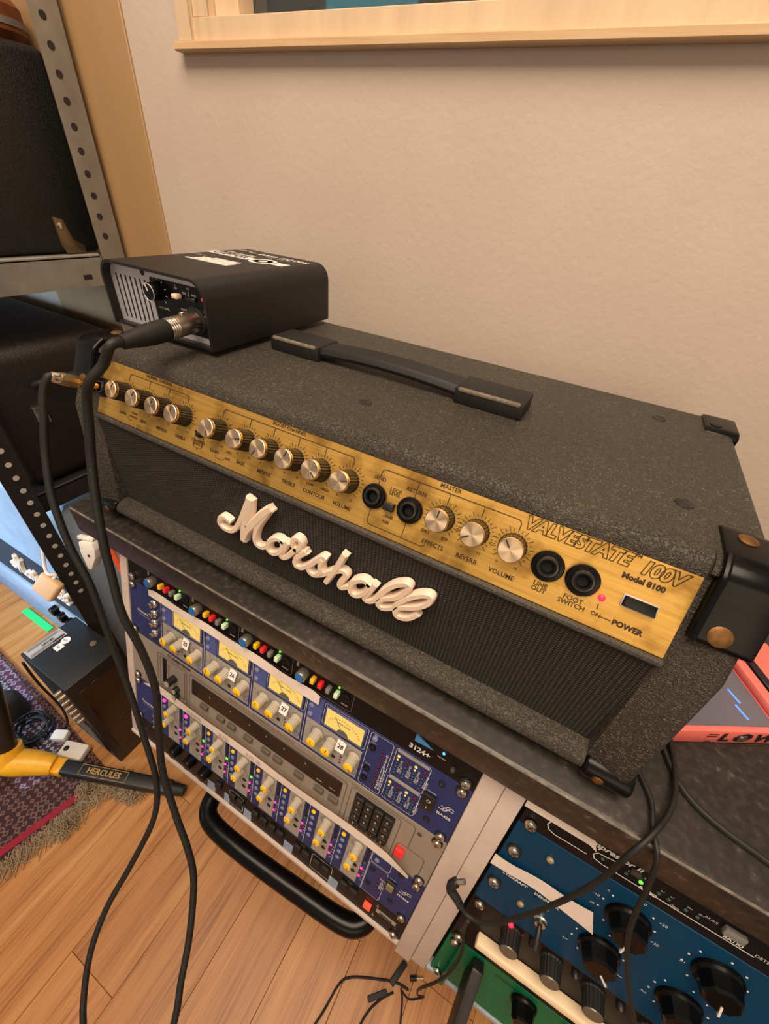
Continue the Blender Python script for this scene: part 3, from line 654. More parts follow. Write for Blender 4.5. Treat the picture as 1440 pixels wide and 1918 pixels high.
# ---- blue four-channel preamp
isa = unit('channel_strip', UL, -6.35, 82.55, BLUE, 'blue four-channel preamplifier with yellow meters and numbered paper labels', 'preamplifier')
rt('Focusrite', 19.5, 38, 6.4, WHITEP, isa, bold=.0001); rline(isa, [[(9, 43.2), (31, 43.2)]], .9, GREY)
NUT = B().lathe([(.0058, 0), (.0058, .003), (.0048, .0045), (.0034, .0050), (.0034, .0085), (.0024, .009), (.0022, .004), (.0001, .004)], 16).mesh('toggle_nut', CHROME)
for v in (8.5, 25, 41, 58.5): place('toggle_nut', NUT, RK(42.5, v), isa)
for k in range(4):
    L = 53.5 + 77.9 * k
    plate(isa, L + 2.5, L + 75, 33, 77, GREY, 'channel_panel')
    plate(isa, L + 2, L + 20, -4, 32, BLUELT, 'button_panel', .0004)
    rline(isa, [[(L, -4), (L, 80)]], .5, WHITEP)
    rline(isa, [rrect(L + 22, L + 76, -4.5, 28, 2)], .4, WHITEP)
    m = plate(isa, L + 24, L + 74, -2.5, 26, mat('meter_bezel', (70, 76, 120), .35), 'meter', .0022, .0006)
    B().box(((L + 26) / 1000, -.0026, -.0235), ((L + 72) / 1000, -.0021, .0010)).build('meter_card', METERY, m, RK(0, 0))
    B().prism([((L + 49 + 7 * math.cos(a)) / 1000, (-23.5 + 6.5 * math.sin(a)) / 1000) for a in [math.pi * i / 10 for i in range(11)]], 'y', -.0034, -.0026).build('pivot_cover', mat('grey_pivot', (92, 90, 84), .5), m, RK(0, 0))
    b = B(); b.line([((L + 49) / 1000, -.0215), ((L + 37) / 1000, -.0040)], .00045)
    for j in range(13):
        a = math.radians(-52 + 104 * j / 12); x = L + 49; r0, r1 = 21.0, 22.6
        b.line([((x + r0 * math.sin(a)) / 1000, (-24 + r0 * math.cos(a) * .93) / 1000), ((x + r1 * math.sin(a)) / 1000, (-24 + r1 * math.cos(a) * .93) / 1000)], .0004)
    b.build('needle_and_scale', INK, m, RK(0, 0, .0027), smooth=False)
    rt('PEAK LEVEL', L + 49, 9.5, 3.2, INK, m, off=.0027)
    rt('0\n10', L + 68, 14, 2.6, RED, m, off=.0027)
    for v in (11, 25): dot(isa, L + 6, v, 3.3, mat('blue_grey_button', (118, 124, 156), .45), .002, 'button')
    for x, a in ((19.8, -5), (38.6, 150 if k != 3 else 15), (68.0, 130)): fknob(isa, L + x, 46.8, .0061, .0135, a)
    rline(isa, [[(L + x + 9 * math.sin(math.radians(t)), 46.8 - 9 * math.cos(math.radians(t))) for t in range(-130, 131, 20)] for x in (19.8, 38.6, 68)], .35, mat('grey_scale_print', (92, 88, 84), .6), .0008)
    for x in (31, 44): dot(isa, L + x, 66, 2.5, INK, .001, 'button')
    for v in (54, 59, 64, 69): dot(isa, L + 53, v, 1.1, LEDOFFR); dot(isa, L + 30.5, v + 3, .9, LEDOFFR)
    rline(isa, [[(L + 55.5, v), (L + 58, v)] for v in (54, 59, 64, 69)], .5, WHITEP, .0008)
    dot(isa, L + 71, 69, 3.2, mat('blue_grey_button', (118, 124, 156), .45), .0025, 'button')
    pl = B().prism([((x) / 1000, z / 1000) for x, z in ((-5.6, -7), (5.2, -7.4), (5.8, 6.2), (2, 7.4), (-5.2, 7))], 'y', -.0003, 0).build('paper_label', PAPER, isa, RK((L + 48.5, L + 50.5, L + 51.5, L + 51)[k], 40, .0035) @ RX(-.25), smooth=False)
    text(str(25 + k), .0072, RK((L + 48.5, L + 50.5, L + 51.5, L + 51)[k], 40, .0040) @ RX(-.25), INK, pl, bold=.00015)
L = 53.5 + 77.9 * 4
rline(isa, [rrect(L + 1, L + 27, -4.5, 78, 2), rrect(395.5, 433, -4.5, 37, 2), rrect(395.5, 433, 38, 76, 2)], .45, WHITEP)
for v, r in ((2, 3.2), (16, 3.6), (50, 3.6), (66, 3.6)): dot(isa, 371.5, v, r, BLKFACE if v > 5 else mat('blue_grey_button', (118, 124, 156), .45), .003, 'button')
rt('48V', 371.5, -2.2, 2.2, WHITEP, isa); rt('INSERT', 371.5, 9.5, 2, WHITEP, isa); rt('DIGITAL', 371.5, 43, 2, WHITEP, isa); rt('EXT', 371.5, 59, 2, WHITEP, isa)
for j in range(13): dot(isa, 382.5 + .1 * j, 14 + 4.8 * j, 1.2, LEDOFFR)
rt('0\n2\n4\n6\n8\n10\n12\n15\n18\n24\n30\n42\n60', 388.6, 43, 5.6, WHITEP, isa, name='lettering')
for vb in (0, 42):
    plate(isa, 397, 431.5, vb - 2.5, vb + .3, GREY, 'strip')
    for c in range(4):
        for r in range(6): dot(isa, 399.5 + 9.6 * c, vb + 6 + 5 * r, 1.05 if r else 1.7, LEDOFFG if r > 1 else (LEDOFFR if c % 2 else METERY))
        rt('0\n5\n10\n20\n40', 404 + 9.6 * c, vb + 19, 4.8, WHITEP, isa)
sw = button(isa, 441.4, 39, 13, 21, .0035, BLACK, 'rocker_switch'); rt('O', 441.4, 35, 6, WHITEP, sw, off=.004); rt('I', 441.4, 45, 6, WHITEP, sw, off=.004); rt('POWER', 441.4, 25.5, 2.8, WHITEP, isa)
def ffmark(o, u, v, s):
    rline(o, [[(u + (-7 + 3.4 * d) * s, v + 3.5 * s), (u + (-5 + 3.4 * d) * s, v + 4.6 * s), (u + (-2.4 + 3.4 * d) * s, v + 2.5 * s), (u + (.5 + 3.4 * d) * s, v - 3.6 * s), (u + (2.6 + 3.4 * d) * s, v - 4.8 * s), (u + (4.2 + 3.4 * d) * s, v - 3.4 * s)] for d in (0, 1)] + [[(u - 5 * s, v - .4 * s), (u + 7.6 * s, v - .4 * s)]], 1.0 * s, WHITEP, name='emblem')
ffmark(isa, 459, 35, .95); rt('ISA428', 459.5, 46.4, 5.2, WHITEP, isa, bold=.00015)
for v in (6.5, 66): dot(isa, 446.5, v, 3.4, INK, .0015, 'screw_hole'); dot(isa, 446.2, v + .4, 1.6, DARKSTEEL, .002, 'screw')
for u, v in ((0, 0), (0, 76.2), (465.1, 0), (465.1, 76.2)): screw(isa, u, v)
t = B(); n = 26; rows = []
for i in range(n + 1):
    f = i / n; x = 35.5 + (302.5 - 35.5) * f; w = 1.2 * math.sin(f * 9) * .4; top = -14.3 + w + (2.5 if i in (0, n) else 0); botv = -2.6 + 3.2 * f + w
    rows.append([t.bm.verts.new((x / 1000, -.0042 + .0008 * math.sin(f * 21), -top / 1000)), t.bm.verts.new((x / 1000, -.0042, -botv / 1000))])
for a, c in zip(rows, rows[1:]): t.face([a[0], a[1], c[1], c[0]])
t.build('tape_strip', TAPE, isa, RK(0, 0), label='white masking tape')

# ---- grey reverb
kt = unit('reverb_processor', UL, 82.55, 171.45, KTGREY, 'warm grey digital reverb with dark display and black keypad', 'reverb')
DL = mat('dark_brown_line', (74, 64, 56), .6)
rline(kt, [rrect(44, 101, 92, 168, 3), rrect(49, 97, 96, 150, 2), rrect(106, 356, 92, 168, 3), rrect(362, 425, 92, 168, 3), [(361, 88), (438, 88), (441, 91), (441, 128)], rrect(429, 462, 128, 168, 3)], .55, DL)
rt('KLARK-TEKNIK', 90, 87, 5.2, INK, kt, bold=.0002); rline(kt, [[(67 + 2.6 * math.cos(a * .7), 86 + 2.6 * math.sin(a * .7)) for a in range(10)]], .7, INK, name='emblem')
rt('DN780 DIGITAL REVERBERATOR/PROCESSOR', 228, 88.5, 4.2, DL, kt, spacing=1.25)
rline(kt, [[(106, 94.6), (355, 94.6)]], .4, DL)
m = plate(kt, 54, 61, 97, 143, INK, 'level_meter', .0008)
for j in range(12): button(kt, 57.5, 100 + 3.6 * j, 4, 2, .0014, LCD, 'led_segment', 0)
rt('+12\n+9\n+6\n+3\n0\n-3\n-6\n-12\n-18\n-24', 65, 120, 4.4, DL, kt)
for u, v, r, h in ((77, 122, .0056, .012), (83, 138, .0045, .006), (83, 149, .0045, .006)):
    q = B().lathe([(r, 0), (r * .96, h), (r * .8, h + .001)], 20, rib=.05).build('knob', RUBBER, kt, RK(u, v)); B().lathe([(r * .8, h + .0008), (r * .78, h + .0016), (.0001, h + .0016)], 18).build('cap', mat('light_grey_cap', (170, 160, 148), .5), q, RK(u, v))
m = plate(kt, 111, 350.5, 98.5, 125.5, LCD, 'display', .0012, .0004)
for u in (145, 162, 181, 213, 240, 268, 300): rt(RND.choice(('5', '7', ':', '2')), u, 106 + RND.random() * 3, 4, WHITEP, m, off=.0014)
rt('REVERB', 322, 118, 2.4, WHITEP, m, off=.0014); rt('DECAY', 340, 117.5, 2.4, WHITEP, m, off=.0014)
for u in (135.6, 165.7, 184.9, 213.2, 242.6, 261.4, 294.4, 324, 344.5): button(kt, u, 133.4, 13, 7, .004, mat('taupe_button', (92, 82, 74), .5))
for r in range(4):
    for c in range(4): 
        q = button(kt, 375.5 + 12.2 * c, 103 + 12.6 * r, 11, 11, .005, BLACK, 'key', .0012)
        rt('789E456C123R0.-S'[r * 4 + c], 375.5 + 12.2 * c, 103 + 12.6 * r, 5, WHITEP, q, off=.0055)
plate(kt, 368.5, 418.5, 96.5, 148, mat('keypad_well', (40, 36, 34), .6), 'keypad_well', .0005)
button(kt, 434.5, 140, 10.5, 12, .005, RED, 'power_button'); dot(kt, 446.5, 95, 2.6, DL, .0006, 'screw_hole')
for u, v in ((0, 88.9), (465.1, 88.9), (465.1, 165.1), (0, 165.1)): screw(kt, u, v)

# ---- blue eight-channel preamp
i8 = unit('microphone_preamplifier', UL, 171.45, 260.35, BLUE, 'blue eight-channel preamplifier with pairs of yellow-capped knobs and pink lights', 'preamplifier')
rt('Focusrite', 18, 216, 6.6, WHITEP, i8, bold=.0001); rline(i8, [[(8, 221), (30, 221)]], .9, GREY)
for v in (226, 238, 250): place('toggle_nut', NUT, RK(36.5, v) @ Matrix.Scale(.75, 4), i8)
for k in range(8):
    L = 49.6 + 44.75 * k
    rline(i8, [[(L, 173), (L, 258)]], .55, WHITEP)
    plate(i8, L + 13.5, L + 36.5, 173.5, 256, GREY, 'channel_panel')
    dot(i8, L + 6, 181.3, 3.0, LEDP if k < 2 else YEL, .0022, 'button')
    for v in (194, 207, 220, 233): dot(i8, L + 6, v, 3.0, mat('blue_grey_button', (118, 124, 156), .45), .0018, 'button')
    fknob(i8, L + 26.6 if k < 7 else 390.2, 182.5, .0053, .0135, (160, 140, 190, 170, 200, 180, 175, 190)[k])
    fknob(i8, 70.2 + 45.2 * k, 208, .0053, .0135, (160, 150, 180, 190, 170, 180, 200, 160)[k])
    rline(i8, [[(L + 26 + 8 * math.sin(math.radians(t)), vv - 8 * math.cos(math.radians(t))) for t in range(-130, 131, 20)] for vv in (182.5, 208)], .3, mat('grey_scale_print', (92, 88, 84), .6), .0008)
    for v in (222, 236): dot(i8, L + 29.5, v, 3.2, INK, .001, 'button')
    for j, v in enumerate((178, 183.5, 189, 194.5, 200, 206)): button(i8, L + 40.5, v, 3, 3.4, .0006, INK if j < 5 else (LEDG if k in (1, 2, 3) else LEDOFFG), 'led_segment', 0)
    for v in (220, 237.5): dot(i8, L + 38.6, v, 1.7, LEDP)
    for v in (226, 231.5): dot(i8, L + 38.6, v, 1.2, LEDOFFR)
    rline(i8, [[(L + 41, v), (L + 44, v)] for v in (220, 226, 231.5, 237.5, 243)], .6, WHITEP)
L = 49.6 + 44.75 * 8
rline(i8, [rrect(L + 1, L + 26, 174, 192, 2), rrect(L + 1, L + 26, 194, 257, 2), [(L, 173), (L, 258)]], .45, WHITEP)
dot(i8, L + 8, 184, 3.2, mat('blue_grey_button', (118, 124, 156), .45), .002, 'button')
for v in (206, 238): dot(i8, L + 7, v, 3.4, INK, .0014, 'button')
for j in range(6): dot(i8, L + 18, 200 + 9 * j, 1.1, LEDOFFR)
rt('EXT\n0\n44\n48\n88\n96', L + 22.5, 223, 4.6, WHITEP, i8)
sw = button(i8, 440, 210, 13, 18, .003, BLACK, 'power_switch'); button(i8, 440, 210.5, 9, 12, .0046, mat('grey_rocker', (118, 112, 96), .4), 'rocker')
rt('POWER', 440, 198, 2.4, WHITEP, i8)
ffmark(i8, 457.5, 206, .95); rt('ISA828', 458, 217, 5.2, WHITEP, i8, bold=.00015)
for v in (181, 240): dot(i8, 446, v, 3.4, INK, .0015, 'screw_hole')
for u, v in ((0, 177.8), (0, 254), (465.1, 177.8), (465.1, 254)): screw(i8, u, v)
t = B(); rows = []; n = 30
for i in range(n + 1):
    f = i / n; x = 19 + (453 - 19) * f; w = .5 * math.sin(f * 14)
    top = 147.5 + w + (18 * (1 - f / .07) if f < .07 else 0) + (11 * (f - .93) / .07 if f > .93 else 0); botv = 163.5 + w + (3.5 * (f - .93) / .07 if f > .93 else 0) + (4 * (1 - f / .07) if f < .07 else 0)
    rows.append([t.bm.verts.new((x / 1000, -.0066 + .0006 * math.sin(f * 17), -top / 1000)), t.bm.verts.new((x / 1000, -.0056, -botv / 1000))])
for a, c in zip(rows, rows[1:]): t.face([a[0], a[1], c[1], c[0]])
tp = t.build('tape_strip', TAPE, i8, RK(0, 0), label='white masking tape with pencil writing')
for s, u in (('T', 84), ('OHER', 122), ('KML', 178), ('KM IR', 228)): rt(s, u, 156, 10, PENCIL, tp, off=.0072, shear=.15)

# ---- black effects processor at the bottom
lx = unit('effects_processor', UL, 260.35, 304.8, BLKFACE, 'black one-unit effects processor with red button, lowest in the left rack', 'effects unit')
for u in (83, 113.5, 143.5):
    q = B().lathe([(.0092, 0), (.0088, .010), (.0078, .0125), (.006, .0130), (.0001, .0130)], 24, rib=.05).build('knob', GLOSS, lx, RK(u, 268))
for u in (169, 197, 211, 239, 254.5, 269.5, 283.5, 313, 327.5, 344.5, 358.5, 387.5, 402): button(lx, u, 276, 10.5, 13, .004, RUBBER)
for u in (169, 204, 261, 320, 351, 395): rt('PRESET', u, 265, 2.6, mat('grey_print', (120, 116, 112), .6), lx)
PB = mat('pale_blue_label', (134, 152, 178), .5)
for u0, u1 in ((146, 162), (180, 190), (218, 232), (291, 306), (366, 380)): plate(lx, u0, u1, 284, 303, PB, 'label_strip', .0004)
rline(lx, [rrect(190, 216, 266, 296, 2), rrect(336, 368, 264, 296, 2)], .5, WHITEP)
button(lx, 424, 280, 10, 11, .004, REDSOFT, 'lit_button')
pl = plate(lx, 436, 463, 274.5, 281.5, mat('grey_badge', (150, 142, 132), .5), 'badge'); rt('lexicon', 449.5, 278, 6, INK, pl, off=.0008, bold=.00025)
for u, v in ((436, 268), (434, 292)): dot(lx, u, v, 1.8, CHROME, .001, 'trim_screw')
for u in (0, 465.1): screw(lx, u, 298.45)

# ---------------------------------------------------------------- right rack
UR = 517.3
cp = unit('compressor', UR, -50.8, -6.35, BLKFACE, 'black one-unit compressor with white outlines and green light, partly taped over', 'compressor')
rline(cp, [[(571, -17.5), (545, -17), (539, -19), (536.5, -24), (538, -30), (545, -33), (560, -33)], [(690, -17.5), (584, -16.5), (577, -18), (575, -22), (577, -26), (590, -28)]], .9, WHITEP)
rt('Compressor II', 583, -34, 8.2, WHITEP, cp, shear=.2, bold=.00025)
rt('RATIO', 618.5, -17, 4.4, WHITEP, cp, bold=.0002); rt('RATIO', 676, -20, 4.4, WHITEP, cp, bold=.0002); rt('Opto', 637, -18.6, 3, WHITEP, cp); rt('NUKE', 658, -28, 3.2, WHITEP, cp); rt('DETECTOR', 700, -20, 4, WHITEP, cp)
for u, s in ((583, '1:1'), (601, '2:1'), (612, '3:1'), (625, '4:1'), (632, '6:1'), (644, '10:1'), (652, '20:1')): rt(s, u, -26.5 if u != 612 else -29, 2.4, WHITEP, cp); dot(cp, u - 1, -22.5, 1.5, LEDG if u == 612 else LEDOFFG)
button(cp, 672, -29, 14, 7, .004, GBTN); button(cp, 604, -30, 7, 5, .003, DARKG); button(cp, 706, -29, 12, 7, .004, GBTN)
for u in (UR + 8.75,): screw(cp, u, -12.7, False, 1.15)
t = B().prism([(.5145, .0288), (.5145, .040), (.572, .046), (.571, .036), (.5755, .026), (.5690, .0290)], 'y', -.0010, -.0005).build('tape_strip', TAPE, cp, RK(0, 0), label='white masking tape', smooth=False)

tt = unit('tube_compressor', UR, -6.35, 127, TEALFACE, 'petrol blue three-unit compressor with large black fluted knobs', 'compressor')
rt('LYDKRAFT', 539.5, 66.8, 4.8, WHITEP, tt, bold=.00012); rt('DENMARK', 569.5, 67, 4.8, WHITEP, tt, bold=.00012); rt('IN', 573.6, 77.5, 3.6, WHITEP, tt); rt('TUBE-TECH', 570, 48.5, 7.2, WHITEP, tt, bold=.00015)
rt('GAIN', 620.5, 46.5, 4, WHITEP, tt)
def tknob(o, u, v, r, ang, h=.017):
    b = B(); b.lathe([(r * 1.05, 0), (r * 1.03, .003), (r * .93, .005)], 36)
    b.lathe([(r * .93, .005), (r * .84, h - .002), (r * .70, h), (.0001, h)], 16, rib=.10)
    q = b.build('knob', GLOSS, o, RK(u, v), angle=25)
    B().box((-.0008, -h - .0006, r * .25), (.0008, -h + .0012, r * .98)).build('pointer', WHITE, q, RK(u, v) @ RY(math.radians(ang)))
for u, v, a in ((622, 26, 180), (622, 82, 140), (687, 24, 165), (686, 82, 170), (752, 26, 200), (752, 82, 160)): tknob(tt, u, v, .0165, a)
for u0 in (0, 65):
    for j, (du, dv) in enumerate(((-22, 5), (-22, -6), (-18.5, -16), (-1, -24.4), (11, -19.5), (17.4, 6.4), (18, -6), (-12, 18))):
        dot(tt, 622 + u0 + du, 26 + dv, .9, WHITEP, .0004, 'scale_dot'); dot(tt, 622 + u0 + du, 82 + dv, .9, WHITEP, .0004, 'scale_dot')
for s, u, v in (('-10', 594.2, 19.6), ('0', 599, 7), ('+10', 621, -2.4), ('+20', 640.5, 7), ('+30', 645.5, 33), ('off', 595.5, 32), ('2:1', 666, 32), ('fast', 598, 97.5), ('fast', 665, 96), ('slow', 645, 98)): rt(s, u, v, 4 if s[0] in '+-0' else 3.4, WHITEP, tt)
for u, v in ((553, 14.2), (554.2, 92.9)): dot(tt, u, v, 3.3, mat('antique_brass_stud', (188, 172, 140), .4, .6), .0025, 'stud')
tg = B().lathe([(.0062, 0), (.0062, .002), (.0048, .003), (.0048, .006), (.003, .0062), (.0001, .0062)], 18).build('toggle_switch', CHROME, tt, RK(574.2, 95))
B().tube([RK(574.2, 95) @ Vector(p) for p in ((0, -.006, 0), (.0008, -.014, -.006), (.0015, -.019, -.012))], lambda t: .0022 + .0012 * t, 12, 3).build('lever', BLACK, tg)
for v in (30.2, 87.4): screw(tt, UR + 8.75, v, True, 1.1)
t = B(); rows = []
for i in range(13):
    f = i / 12; x0 = 514.2 + (600 - 514.2) * f; x1 = 514.6 + (611 - 514.6) * f; w = .6 * math.sin(f * 11)
    rows.append([t.bm.verts.new((x0 / 1000, -.0022 - .0006 * math.sin(f * 9), -(47.3 - 6.5 * f + w) / 1000)), t.bm.verts.new((x1 / 1000, -.0016, -(65 + 4.2 * f * f - 4.5 * math.sin(f * 3.1) + w) / 1000))])
for a, c in zip(rows, rows[1:]): t.face([a[0], a[1], c[1], c[0]])
t.build('tape_strip', TAPE, tt, RK(0, 0), label='torn white masking tape')

bk = unit('equaliser', UR, 127, 215.9, BLKFACE, 'black two-unit processor with long knurled knobs and red light', 'processor')
for u in (562, 602, 641, 690):
    q = B().lathe([(.0108, 0), (.0108, .001), (.0100, .002), (.0092, .017)], 40, rib=.05).build('knob', RUBBER, bk, RK(u, 142), angle=15)
    B().lathe([(.0086, .0168), (.0080, .0180), (.0001, .0180)], 24).build('cap', mat('dark_grey_cap', (112, 104, 92), .4, .4), q, RK(u, 142))
dot(bk, 557.7, 130.5, 2.6, LEDR, .003); dot(bk, 571, 134, 1.4, LEDOFFR)
for u in (581, 622, 662): dot(bk, u, 134, 4, BLACK, .006, 'small_knob')
B().box((.5385, -.012, -.1850), (.9985, 0, -.1745), .002, 2).build('bevel_strip', IVORY, bk, RK(0, 0))
screw(bk, UR + 8.75, 133.4)
screw(bk, UR + 8.75, 209.5)

gr = unit('green_preamplifier', UR, 215.9, 304.8, GREENFACE, 'deep green two-unit processor at the bottom of the right rack', 'processor')
rt('JOEMEEK', 588, 227, 6.5, mat('dark_green_print', (2, 40, 26), .5), gr, spacing=1.1)
B().box((.5305, -.010, -.304), (.5360, -.0002, -.216), .003, 2).build('face_return', GREENFACE, gr, RK(0, 0))
tknob(gr, 609, 238, .0130, 170, .018); tknob(gr, 662, 238, .0130, 150, .018)
screw(gr, UR + 8.75, 222.5); screw(gr, UR + 8.75, 299, False)
br = B().prism([(0, -.222), (-.012, -.218), (-.058, -.268), (-.060, -.292), (-.046, -.300), (0, -.262)], 'x', .548, .560, .0015, 2)
br.build('rack_handle', BLACK, gr, RK(0, 0), label='black angular rack handle')
# ================================================================ load box on the amplifier
lb = thing('load_box', (.026, .206, .2901), 'black load box with silver slotted front and white print on top of the amplifier', 'load box')
X0, X1, Y0, Y1, Z0, Z1, RR = -.0475, .0990, .109, .303, .2965, .3575, .017
def shell(o):
    p = [(X0 + o, Z0)] + [(X0 + RR + (RR - o) * math.cos(math.radians(a)), Z1 - RR + (RR - o) * math.sin(math.radians(a))) for a in range(180, 89, -10)]
    return p + [(X1 - RR + (RR - o) * math.cos(math.radians(a)), Z1 - RR + (RR - o) * math.sin(math.radians(a))) for a in range(90, -1, -10)] + [(X1 - o, Z0)]
b = B(); po, pi = shell(0), shell(.0026); ry = []
for y in (Y0, Y1): ry.append(([b.bm.verts.new((x, y, z)) for x, z in po], [b.bm.verts.new((x, y, z)) for x, z in pi]))
for i in range(len(po) - 1):
    b.face([ry[0][0][i], ry[0][0][i + 1], ry[1][0][i + 1], ry[1][0][i]]); b.face([ry[0][1][i], ry[1][1][i], ry[1][1][i + 1], ry[0][1][i + 1]])
    for q in (0, 1): b.face([ry[q][0][i], ry[q][1][i], ry[q][1][i + 1], ry[q][0][i + 1]])
for i in (0, -1): b.face([ry[0][0][i], ry[1][0][i], ry[1][1][i], ry[0][1][i]])
SH = b.build('cover', mat('matt_black_powder_coat', (20, 19, 18), .48, bump=.15, bscale=900, bdist=.0004), lb)
B().box((X0 + .001, Y0 + .002, Z0 - .001), (X1 - .001, Y1, Z0 + .002)).build('base_plate', BLACK, lb)
for x in (X0 + .05, X1 - .02):
    for y in (.13, .25): B().rod((x, y, .2901), (x, y, .2958), .006, n=14).build('foot', RUBBER, lb)
# front plate with the shade of its slots painted as dark bars
FY = .1175
pf = [(x, z) for x, z in shell(.0027)]
slots = [(-.0320 + .00665 * i, -.0394 + .00790 * i) for i in range(7)]
front = B().prism(pf, 'y', FY, FY + .002).build('front_plate', SILVER, lb, smooth=False)
for xt, xb in slots:
    xm = (xt + xb) / 2
    B().box((xm - .0011, FY - .0004, .3030), (xm + .0011, FY + .0006, .3445), .001, 2).build('slot', mat('slot_shadow', (16, 14, 14), .8), front)
B().prism(shell(.0027), 'y', Y1 - .006, Y1 - .004).build('rear_plate', BLACK, lb)
lbp = B().prism([(.0165, .3045), (.0945, .3045), (.0945, .3410), (.0915, .3465), (.0860, .3490), (.0185, .3490), (.0165, .347)], 'y', FY - .0005, FY).build('black_label', GLOSS, lb, smooth=False)
def FT(x, z, off=0): return T3((x, FY - .0005 - off, z))
dotm = B().lathe([(.0028, 0), (.0028, .0005), (.0001, .0005)], 16)
dotm.build('screw_hole', INK, front, T3((.0075, FY, .3510)))
q = B().lathe([(.0085, 0), (.0082, .009), (.0074, .0102), (.0001, .0104)], 32).build('level_knob', GLOSS, lb, FT(.0255, .3375))
B().tube([(.0255 + .0078 * math.cos(a), FY - .0108, .3375 + .0078 * math.sin(a)) for a in [2 * math.pi * i / 24 for i in range(24)]], .0004, 6, 0, True).build('rim', SILVER, q)
B().box((-.0005, -.0109, .001), (.0005, -.010, .0075)).build('pointer', WHITE, q, FT(.0255, .3375) @ RY(math.radians(-20)))
b = B()
for j in range(10):
    a = math.radians(-135 + 30 * j); b.line([(.0255 + .0115 * math.sin(a), .3375 + .0115 * math.cos(a)), (.0255 + .0130 * math.sin(a), .3375 + .0130 * math.cos(a))], .0007)
b.line([(.055, .3235), (.0775, .3235), (.0800, .3215), (.0800, .3175)], .0005)
b.line([(.0700, .3440), (.0700, .3380)], .0005)
b.build('scale_marks', WHITEP, lbp, T3((0, FY - .0006, 0)), smooth=False)['kind'] = 'stuff'
for s, x, z, sz in (('OUT LEVEL', .0300, .3225, 3.0), ('LINE OUT', .0335, .3130, 2.8), ('0\n180', .0530, .3455, 3.0), ('GTR', .0640, .3415, 2.8), ('OFF', .0700, .3462, 2.6), ('BASS', .0765, .3415, 2.8), ('PHASE SPKR SIM', .0660, .3262, 3.0), ('IN\nPHONES\n12V\n8 OHM', .0905, .3235, 2.5), ('CE', .0912, .3125, 3.6)):
    text(s, sz / 1000, FT(x, z, .0001), WHITEP, lbp)
q = B().box((.0525, FY - .0075, .3362), (.0600, FY - .0004, .3405), .0012, 2).build('phase_button', mat('cream_button', (236, 206, 180), .4), lb)
B().box((.0665, FY - .003, .3358), (.0790, FY - .0004, .3395), .0006, 1).build('slide_switch', BLACK, lb)
B().lathe([(.0017, 0), (.0017, .001), (.0001, .0016)], 14).build('status_light', LEDR, lb, FT(.0885, .3402))
XC = (.0745, .3190)
B().lathe([(.0130, 0), (.0130, .0012), (.0115, .002), (.0001, .002)], 28).build('xlr_socket', BLACK, lb, FT(*XC))
# print on the cover top
def TP(x, y): return T3((x, y, Z1)) @ RX(-math.pi / 2)
text('two notes', .0185, TP(.046, .283), WHITEP, SH, bold=.0003, shear=.1); text('AUDIO ENGINEERING', .0040, TP(.046, .272), WHITEP, SH)
b = B(); b.line([(-.028, .0), (-.018, .005), (-.010, .002), (-.006, -.003), (.002, -.001)], .003); b.build('swoosh', WHITEP, SH, TP(0, .285), smooth=False)
B().box((-.035, .237, Z1), (.030, .252, Z1 + .0003)).build('print_bar', WHITEP, SH, smooth=False)
B().box((.066, .237, Z1), (.082, .252, Z1 + .0003)).build('print_bar', WHITEP, SH, smooth=False)
text('CAPTOR', .0135, TP(-.003, .2445), mat('matt_black_powder_coat', (30, 29, 28), .5), SH, bold=.0004, depth=.0005); text('Torpedo', .0130, TP(.000, .2605), WHITEP, SH, bold=.0003)
b = B(); b.lathe([(.0165, 0), (.0165, .0003), (.0118, .0003), (.0118, 0)], 32); b.lathe([(.0055, 0), (.0055, .0003), (.0001, .0003)], 20); b.build('ring_emblem', WHITEP, SH, TP(.048, .2445))
text('POWER SOAK', .0042, TP(-.022, .213), WHITEP, SH)
for j in range(5): B().box((-.004 + (.012 if j == 0 else 0) - (.008 if j == 4 else 0), .186 + .0055 * (4 - j), Z1), (.046 + .004 * (j > 1), .1902 + .0055 * (4 - j), Z1 + .0003)).build('print_bar', WHITEP, SH, smooth=False)

# ================================================================ cables
xc = thing('xlr_cable', (.0745, .10, .31), 'thick black microphone cable plugged into the load box and hanging to the floor', 'cable')
A0, A1 = Vector((XC[0], FY - .002, XC[1])), Vector((.0775, .040, .3165)); ax = (A1 - A0).normalized()
MX = T3(A0) @ ax.to_track_quat('-Y', 'Z').to_matrix().to_4x4()
c = B().lathe([(.0095, .001), (.0095, .0235), (.0092, .0245)], 32).build('shell', mat('satin_nickel', (178, 164, 146), .32, 1), xc, MX)
for h in (.0250, .0275, .0300, .0325): B().lathe([(.0091, h), (.0095, h + .0004), (.0095, h + .0014), (.0091, h + .0018)], 28).build('grip_ring', CHROME, c, MX)
B().lathe([(.0089, .0244), (.0089, .0345)], 28).build('collar', mat('satin_nickel', (178, 164, 146), .32, 1), c, MX)
B().box((-.002, -.016, .0088), (.002, -.008, .0112), .0006, 1).build('latch', CHROME, c, MX)
bt = B().lathe([(.0093, .0345), (.0096, .0400), (.0094, .0520), (.0080, .0640), (.0064, .0740), (.0058, .0800), (.0046, .0802)], 28).build('boot', RUBBER, xc, MX)
CR = .0042
E0 = MX @ Vector((0, -.078, 0)); E1 = MX @ Vector((0, -.090, 0))
